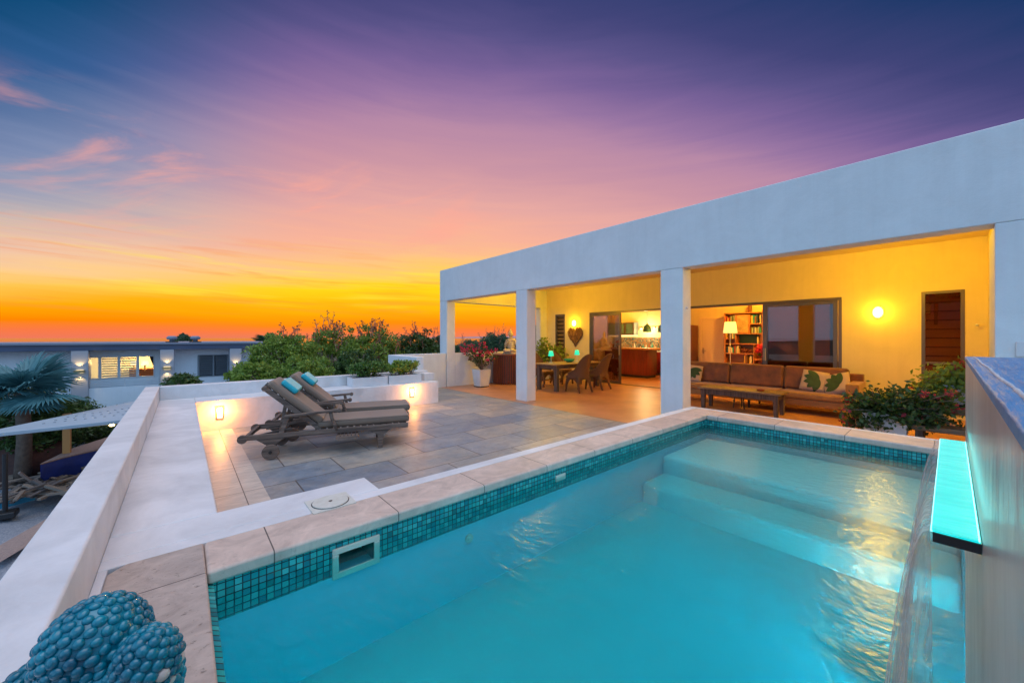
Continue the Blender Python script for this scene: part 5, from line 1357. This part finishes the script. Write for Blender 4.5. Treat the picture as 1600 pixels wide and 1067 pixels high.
# lower balcony front, proud of the wall
MB().box(nx(141), nx(256), NY-.85, NY-.75, zb+.02, RY(200, 601, NY).z).build('balcony_front', M['nb_wall'], t)
q = MB(); zr = RY(200, 590.5, NY).z; zl_ = RY(200, 601, NY).z
for k in range(4): q.beam((nx(141), NY-.8, zl_+.08+(zr-zl_-.06)*k/3), (nx(250), NY-.8, zl_+.08+(zr-zl_-.06)*k/3), .03, .03)
for px in (142, 198, 249): q.beam((nx(px), NY-.8, zl_), (nx(px), NY-.8, zr+.02), .04, .04)
for k in range(4): q.beam((nx(250), NY-.8, zl_+.08+(zr-zl_-.06)*k/3), (nx(250)+.3, NY, zl_+.2+(zr-zl_-.06)*k/3), .03, .03)
q.build('railing', M['nb_frame'], t)
for k, px in enumerate((131, 262, 365.5)):
    x = nx(px); c = MB().box(x-.26, x+.26, NY-.95, NY-.45, GZ-.3 if k == 0 else zb, zf+.018).build('column', M['nb_col'], t, bevel=.02)
    zc = RY(px, (578, 573, 573)[k], NY).z
    s_ = MB().box(x-.16, x+.16, NY-1.12, NY-.951, zc-.05, zc+.05).build('sconce', M['brass'], c)
    MB().box(x-.12, x+.12, NY-1.08, NY-.96, zc+.051, zc+.058).box(x-.12, x+.12, NY-1.08, NY-.96, zc-.058, zc-.051).build('sconce_glow', M['nb_glow'], s_)
    lamp_at('sconce_light', (x, NY-1.06, zc+.18), (1,.62,.22), 11, c, radius=.03, kind='SPOT', rot=(PI-.25, 0, 0), spot=1.7)
    lamp_at('sconce_light', (x, NY-1.06, zc-.18), (1,.62,.22), 11, c, radius=.03, kind='SPOT', rot=(.25, 0, 0), spot=1.7)
# lit four-light window
w = MB(); fr_ = [wx0, nx(156), nx(186), nx(215), wx1]
w.box(wx0, wx1, NY-.03, NY+.08, wz1-.06, wz1).box(wx0, wx1, NY-.03, NY+.08, wz0, wz0+.06)
for i, x in enumerate(fr_): w.box(x-.05 if i else x, x+.05 if i < 4 else x, NY-.028, NY+.078, wz0+.061, wz1-.061)
wf = w.build('window', M['nb_frame'], t)
for a, b in ((1, 2), (2, 3)):
    q = MB()
    for k in range(8):
        zc = wz0+.08+(wz1-wz0-.16)*(k+.5)/8
        q.box(fr_[a]+.06, fr_[b]-.06, -.004, .004, -.07, .07, Matrix.Translation((0, NY+.03, zc)) @ Matrix.Rotation(1.15, 4, 'X'))
    q.build('louvre', M['nb_frame'], wf)
MB().prism([(nx(233), wz1-.06), (nx(241.5), wz1-.06), (nx(241.5), wz0+.35)], NY+.12, NY+.16, Matrix(((1,0,0,0),(0,0,1,0),(0,1,0,0),(0,0,0,1)))).build('curtain', M['nb_dark'], wf)
# furniture silhouettes of the lit room
t2 = thing('bed', 'dark headboard and bed inside the lit window of the neighbouring house', 'bed', (nx(215), NY+2.6, zb))
MB().box(nx(195), nx(236), NY+2.0, NY+2.9, wz0-.4, wz0+.30).build('headboard', M['doorwood'], t2)
lamp_at('room_light', (nx(222), NY+2.2, wz1-.5), (1,.55,.12), 130, t, radius=.1)
lamp_at('room_light', (nx(150), NY+1.6, wz1-.3), (1,.62,.2), 60, t, radius=.1)
for px in (203, 222):
    x = nx(px); t3 = thing('table_lamp', 'lit bedside lamp inside the neighbouring house, %s of the bed' % ('left' if px < 210 else 'right'), 'lamp', (x, NY+1.9, wz0+.3), group='bedside lamps in the neighbouring house')
    MB().lathe([(.10,.0),(.14,-.22),(.13,-.22),(.09,.0)], (x, NY+1.9, wz0+.72), 16).build('shade', M['nb_glow'], t3, smooth=True); MB().cyl((x, NY+1.9, wz0+.2), (x, NY+1.9, wz0+.6), .03, n=8).build('stem', M['brass'], t3)
# shuttered window
w = MB(); w.box(lx0, lx1, NY-.03, NY+.08, lz1-.05, lz1).box(lx0, lx1, NY-.03, NY+.08, lz0, lz0+.05)
xm = (lx0+lx1)/2
for x in (lx0+.03, xm, lx1-.03): w.box(x-.04, x+.04, NY-.028, NY+.078, lz0+.051, lz1-.051)
wf = w.build('window', M['slat_dk'], t)
q = MB()
for a, b in ((lx0, xm), (xm, lx1)):
    for k in range(9):
        zc = lz0+.08+(lz1-lz0-.16)*(k+.5)/9; q.box(a+.08, b-.05, -.006, .006, -.07, .07, Matrix.Translation((0, NY+.03, zc)) @ Matrix.Rotation(.75, 4, 'X'))
q.build('louvre', M['slat_dk'], wf)
MB().box(lx0+.01, lx1-.01, NY+.12, NY+.16, lz0, lz1).build('pane', M['nb_dark'], wf)
for k, px in enumerate((268, 306)):
    x = nx(px)
    t3 = thing('roof_vent', 'dark mushroom-shaped vent on the neighbouring roof, %s of the two' % ('left' if k == 0 else 'right'), 'vent', (x, NY+1, zt), group='vents on the neighbouring roof')
    MB().lathe([(0,0),(.12,0),(.10,.14),(.20,.16),(.23,.26),(.14,.34),(0,.34)], (x, NY+1, zt+.03), 20).build('cowl', M['nb_roof'], t3, smooth=True); MB().cyl((x, NY+1, zt+.02), (x, NY+1, zt+.08), .26, n=16).build('base', M['black'], t3)

# canopy roof with its post
CZ = -.80
t = thing('canopy', 'flat pale sheet canopy roof on a honey-coloured post in the yard', 'canopy', (-1.5, 18, GZ))
poly = [RZ(-60, 682, CZ), RZ(178, 657, CZ), RZ(300, 640, CZ), RZ(260, 618, CZ), RZ(206, 627, CZ)]
q = MB().prism([(p.x, p.y) for p in poly], CZ-.10, CZ); q.build('roof_sheet', M['sail'], t, bevel=.02)
q = MB(); rr = random.Random(4)
a, b, c, d = RZ(60, 664, CZ), RZ(190, 650, CZ), RZ(205, 634, CZ), RZ(120, 648, CZ)
for u in [i/8 for i in range(9)]:
    for v in (.12, .42, .75):
        p = (a*(1-u)+b*u)*(1-v)+(d*(1-u)+c*u)*v; MB().lathe([(0,0),(.03,0),(.025,.012),(0,.016)], (p.x, p.y, CZ+.001), 8).build('screw', M['slat_dk'], t)
pp = RY(104.5, 700, 18.4)
MB().box(pp.x-.085, pp.x+.085, pp.y-.085, pp.y+.085, GZ-.2, CZ-.101).build('post', M['post'], t, bevel=.01)
lp = RZ(174, 664, CZ-.14)
MB().ell((lp.x, lp.y+.1, CZ-.16), (.06,.05,.035)).build('lamp', M['bulb'], t, smooth=True)
lamp_at('lamp_light', (lp.x, lp.y+.1, CZ-.3), (1,.6,.2), 22, t, radius=.05)

# blue tarpaulin covered boat
bz = -2.2
P = [RZ(62, 727, bz), RZ(100, 716, bz), RZ(170, 700, bz), RZ(235, 690, bz), RZ(235, 672, bz), RZ(170, 684, bz), RZ(110, 703, bz)]
t = thing('boat', 'boat hull under a bright blue tarpaulin with a sandy deck in the yard', 'boat', (P[2].x, P[2].y, GZ))
n = len(P); q = MB(); top = [(p.x, p.y, bz) for p in P]; cxx = sum(p.x for p in P)/n; cyy = sum(p.y for p in P)/n
bot = [(cxx+(p.x-cxx)*.8, cyy+(p.y-cyy)*.7, GZ+.02) for p in P]
mid = [(cxx+(p.x-cxx)*1.0, cyy+(p.y-cyy)*1.0, bz-.35) for p in P]
q.add(top+mid+bot, [(i, (i+1) % n, n+(i+1) % n, n+i) for i in range(n)]+[(n+i, n+(i+1) % n, 2*n+(i+1) % n, 2*n+i) for i in range(n)]+[tuple(range(2*n, 3*n))])
q.build('tarpaulin', M['tarp'], t, bevel=.04)
MB().prism([(p.x, p.y) for p in P], bz+.002, bz+.05).build('deck', M['sand'], t, bevel=.02)
# rusty drum
p = RZ(50, 760, GZ)
t = thing('drum', 'rusty round steel drum lying on its side next to the blue boat', 'drum', (p.x, p.y, GZ))
q = MB(); c = Vector((p.x-.1, p.y+.5, GZ+.62)); q.cyl(c-Vector((.35,.5,0)), c+Vector((.35,.5,0)), .62, .62, 32)
q.build('shell', M['rust'], t, bevel=.04, seg=3)
MB().cyl(c-Vector((.36,.515,0)), c-Vector((.33,.47,0)), .66, .66, 32).cyl(c+Vector((.33,.47,0)), c+Vector((.36,.515,0)), .66, .66, 32).build('rim', M['rust'], t)
# timber pile (uncountable scrap) and single long boards
q = MB(); rr = random.Random(15)
for k in range(150):
    px = rr.uniform(10, 150); py = rr.uniform(742, 775)-(px-60)*.10
    p = RZ(px, py, GZ+.15+rr.uniform(0, .35)); a = rr.uniform(0, PI); L_ = rr.uniform(.15, .5)
    q.beam((p.x-math.cos(a)*L_, p.y-math.sin(a)*L_, p.z+rr.uniform(-.1,.1)), (p.x+math.cos(a)*L_, p.y+math.sin(a)*L_, p.z+rr.uniform(-.1,.15)), rr.uniform(.04,.12), rr.uniform(.02,.07))
q.build('scrap_heap', M['scrap'], kind='stuff', label='heap of broken scrap timber and rubble beside the drum and boat', cat='debris')
A, B_ = RZ(30, 738, GZ+.9), RZ(70, 766, GZ+.25)
MB().beam(A, B_, .22, .05).build('plank', M['scrap'], label='pale plank leaning on the scrap heap in front of the drum', cat='plank')
for k, (a, b) in enumerate((((-40, 800), (52, 776)), ((55, 768), (108, 748)))):
    A, B_ = RZ(a[0], a[1], GZ+.16), RZ(b[0], b[1], GZ+.16)
    MB().beam(A, B_, .22, .14).build('edging_board', M['kerbblue'], label=['bright blue edging board nearest the black post', 'bright blue edging board in front of the boat'][k], cat='board', group='blue edging boards in the yard')
A, B_ = RZ(-20, 786, GZ+.3), RZ(70, 764, GZ+.3)
MB().beam(A, B_, .16, .22).build('sleeper', M['scrap'], label='long pale timber sleeper behind the blue edging board', cat='plank')
p = RZ(8, 806, GZ+.1)
t = thing('fence_post', 'thin black post on a square black foot at the left edge of the yard', 'post', (p.x, p.y, GZ))
MB().cyl((p.x, p.y, GZ), (p.x, p.y, GZ+1.7), .05, n=12).build('pole', M['black'], t); MB().box(p.x-.2, p.x+.2, p.y-.2, p.y+.2, GZ+.06, GZ+.22).build('foot', M['black'], t, bevel=.03)
# sand patch on the gravel
q = MB(); pl = [RZ(px, py, GZ+.17) for px, py in ((-30, 868), (30, 842), (80, 812), (125, 772), (175, 748), (160, 770), (110, 812), (60, 842), (0, 878))]
cz = sum(pl, Vector())/len(pl)
vs = [tuple(p) for p in pl]+[(cz.x, cz.y, GZ+.30)]
q.add(vs, [(i, (i+1) % len(pl), len(pl)) for i in range(len(pl))]).build('sand_bank', M['sand'], smooth=True, kind='structure')

# ------------------------------------------------------------------ trees and shrubs
def tree(name, label, px, pyt, hw, Y, mat, seed, dens=1., twigs=0, lsz=.052, zbase=None, depth=None, zc=None, cat='tree', group='trees beyond the terrace', flat=1., bark='bark', base=GZ, bottom=None):
    """crown centred on the sight line of px at distance Y, top at pyt, half width hw in photo pixels"""
    ptop = RY(px, pyt, Y); r = hw*(ptop-Vector((0,0,EYE))).xy.length/FPX*.92
    cx = ptop.x; top = ptop.z; low = base+.9 if bottom is None else RY(px, bottom, Y).z
    ch = (top-low)/2; c = (cx, Y, (top+low)/2)
    t = thing(name, label, cat, (cx, Y, base), group=group)
    rr = random.Random(seed); q = MB(); tips = []
    q.tube([(cx+rr.uniform(-.2,.2), Y, base-.2), (cx, Y+.05, low+ch*.3), (cx+.1, Y, c[2])], [.14,.10,.06], 7)
    q.build('trunk', M[bark], t, smooth=True)
    q = MB()
    for k in range(26):
        a = rr.uniform(0, 2*PI); e = rr.uniform(.1, 1.35)
        tp = Vector((c[0]+r*math.cos(a)*math.cos(e)*.95, c[1]+r*math.sin(a)*math.cos(e)*.95, c[2]+ch*math.sin(e)*.96)); b0 = Vector((cx, Y, low+ch*.3)); md = (b0+tp)/2+Vector((rr.uniform(-.2,.2), rr.uniform(-.2,.2), rr.uniform(0,.3)))
        q.tube([b0, md, tp], [.035,.02,.008], 5)
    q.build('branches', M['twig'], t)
    n = int(210*dens); per = 60
    pts, cc = clump_points(c, (r, r*.9, ch), n, per, .26*max(.6, r/1.2), seed, shell=.62)
    pts = pts[pts[:, 2] > base+.2]
    leaf_mesh('crown', pts, lsz, M[mat], t, seed=seed+1, aspect=.45)
    if twigs:
        q = MB(); P = []
        for k in range(twigs):
            a = rr.uniform(0, 2*PI); rad = r*rr.uniform(0, .85)
            b0 = Vector((c[0]+rad*math.cos(a), c[1]+rad*math.sin(a)*.8, c[2]+ch*math.sqrt(max(.05, 1-(rad/r)**2))*.9))
            h_ = rr.uniform(.3, .75)*max(.8, Y/13)*.8; l = Vector((rr.uniform(-.5,.5), rr.uniform(-.3,.3), 1)).normalized()
            pt = [b0]; cur = b0
            for i in range(4): cur = cur+l*h_/4+Vector((rr.gauss(0,.03), rr.gauss(0,.03), 0)); pt.append(cur)
            q.tube(pt, [.014,.011,.009,.007,.004], 4)
            for i in range(1, 5):
                for s_ in range(2):
                    dd = (l+Vector((rr.uniform(-1,1), rr.uniform(-1,1), rr.uniform(-.2,.6)))).normalized()*h_*rr.uniform(.12,.32)
                    q.tube([pt[i], pt[i]+dd], [.006,.003], 3)
                    for z_ in range(3): P.append(pt[i]+dd*rr.uniform(.4,1.1)+Vector((rr.gauss(0,.02), rr.gauss(0,.02), rr.gauss(0,.02))))
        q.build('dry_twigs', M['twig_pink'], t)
        leaf_mesh('dry_leaves', np.array([tuple(p) for p in P]), .032, pmat_dry, t, seed=seed+3)
    return t
pmat_dry = pbr('dry_pinkish_leaf', (.4,.16,.08), .7, island=[(.42,.15,.09),(.30,.10,.06),(.50,.22,.10)], trans=.5)
B = 640
tree('shrub', 'low bright green bush in front of the right end of the neighbouring house', 393, 566, 27, 11.2, 'leaf_bg', 201, .7, lsz=.05, bottom=B)
tree('tree', 'rounded fine-leaved green tree right of the neighbouring house, dense and full', 446, 524, 45, 13, 'leaf_bg', 202, 1.5, twigs=5, bottom=B)
tree('tree', 'open green tree with bare pale branches and pink dry twigs behind the loungers', 520, 516, 44, 14, 'leaf_bg', 203, .95, twigs=26, bottom=B)
tree('tree', 'green tree with dry twigs standing behind the two planters', 588, 516, 46, 13.6, 'leaf_bg', 204, 1.3, twigs=24, bottom=B)
tree('tree', 'darker green tree between the planters and the first white column', 652, 522, 44, 16, 'leaf_dk', 205, 1.3, twigs=18, lsz=.07, bottom=B)
tree('tree', 'small far dark tree touching the left edge of the first column', 692, 527, 26, 20, 'leaf_far', 206, 1., twigs=12, lsz=.09, bottom=600)
tree('shrub', 'young dark bush just right of the fourth green tree, low behind the raised end wall', 560, 548, 38, 11.6, 'leaf_dk', 207, .8, lsz=.05, bottom=B)
tree('shrub', 'loose green bush low behind the headrests of the loungers', 478, 560, 40, 11.2, 'leaf_bg', 208, .8, lsz=.05, bottom=B)
tree('tree', 'blue-green far tree seen through the patio left of the potted bougainvillea', 722, 541, 26, 26, 'leaf_far', 209, .8, twigs=10, lsz=.10, bottom=580)
tree('tree', 'tallest far tree seen through the patio above the pink bougainvillea', 778, 524, 36, 24, 'leaf_far', 210, 1.3, twigs=18, lsz=.10, bottom=580)
tree('tree', 'far tree seen through the gap between the second column and the corner column', 838, 509, 20, 22, 'leaf_far', 211, .9, twigs=14, lsz=.09, bottom=580)
tree('tree', 'broad far tree with its top showing between the two leftmost patio columns', 745, 534, 30, 34, 'leaf_far', 213, .9, twigs=0, lsz=.13, bottom=560)
tree('shrub', 'small leafy shoots showing over the far parapet in front of the house wall', 285, 588, 15, 9.8, 'leaf_dk', 212, .35, lsz=.045, bottom=B, cat='bush')
tree('tree', 'tiny round treetop poking over the neighbouring roof between two vents', 287, 524, 8, 42, 'leaf_far', 214, .35, lsz=.13, bottom=545)
for k, (px, pt, hw, Y, mt, lab) in enumerate(((10, 604, 50, 20, 'leaf_dk', 'dense dark yellow-green bush at the left edge below the silver palm'), (88, 640, 45, 22, 'leaf_dk', 'dark leafy bush behind the canopy, right of the palm trunk'),
        (25, 684, 50, 22.5, 'leaf_dk', 'very dark bush under the left part of the canopy'), (150, 668, 46, 24, 'leaf_dk', 'dark hedge bush under the right part of the canopy'), (205, 640, 40, 25, 'leaf_dk', 'dark bush against the ground floor of the neighbouring house'), (85, 690, 40, 23, 'leaf_dk', 'dark hedge bush left of the honey-coloured post'))):
    tree('shrub', lab, px, pt, hw, Y, mt, 220+k, .75, lsz=.075, bottom=None, group='dark bushes in the yard')

def fan_palm(label, x, y, zb_, leaves, seed, R_=1.15, mat='palm', trunk=True, name='palm_tree'):
    t = thing(name, label, 'palm', (x, y, GZ)); rr = random.Random(seed)
    q = MB().tube([(x, y, GZ-.2), (x+.05, y, (GZ+zb_)/2), (x, y, zb_)], [.20,.16,.15], 12); q.build('trunk', M['bark'], t, smooth=True)
    for az_, el, ln, sc_ in leaves:
        d = Vector((math.cos(az_)*math.cos(el), math.sin(az_)*math.cos(el), math.sin(el)))
        hub = Vector((x, y, zb_))+d*ln
        q = MB(); q.tube([(x, y, zb_-.1), (Vector((x, y, zb_))+hub)/2+Vector((0,0,.06)), hub], [.03,.02,.014], 6)
        side = d.cross(Vector((0,0,1))).normalized(); up = side.cross(d).normalized()
        n = 44; R1 = R_*sc_
        for i in range(n):
            a = -2.25+4.5*i/(n-1); L_ = R1*(.72+.28*math.cos(a*.7))*rr.uniform(.93, 1.04)
            dv = (d*math.cos(a)+side*math.sin(a)+up*(.20*math.cos(a*2)+rr.uniform(-.04,.04))).normalized()
            wv = dv.cross(up).normalized(); w0 = L_*.052
            droop = Vector((0,0,-1))
            pts = [hub, hub+dv*L_*.35, hub+dv*L_*.7+droop*L_*.03, hub+dv*L_+droop*L_*.12]
            ws = [.004, w0, w0*.75, .002]; fold = up*w0*.5
            for j in range(3):
                p, p2 = pts[j], pts[j+1]; a1, a2 = ws[j], ws[j+1]
                q.quad(p, p2, p2+wv*a2+up*a2*.6, p+wv*a1+up*a1*.6); q.quad(p, p-wv*a1+up*a1*.6, p2-wv*a2+up*a2*.6, p2)
        q.build('frond', M[mat], t)
    return t
pc = RY(34, 600, 18.5)
fan_palm('silver-blue fan palm with big drooping fronds at the left edge', pc.x, pc.y, pc.z-.15, [(-.7,.35,.45,.95),(-.75,-.25,.75,.85),(-1.4,.45,.35,.9),(2.4,.5,.3,1.0),(1.,.9,.3,1.),(-2.2,.2,.4,.9),(-.2,.8,.4,.95),(3.2,.2,.4,.9),(-1.1,-.5,.6,.7)], 5, R_=1.2)
pc = RY(416, 528, 45)
t = fan_palm('distant small palm top beyond the right end of the neighbouring roof', pc.x, pc.y, RY(416, 535, 45).z, [(a, e, .5, 1.) for a, e in ((0,.3),(.9,.7),(1.8,.5),(2.9,.3),(3.8,.6),(5.2,.8),(-1.2,.2))], 8, R_=.95, mat='leaf_far')
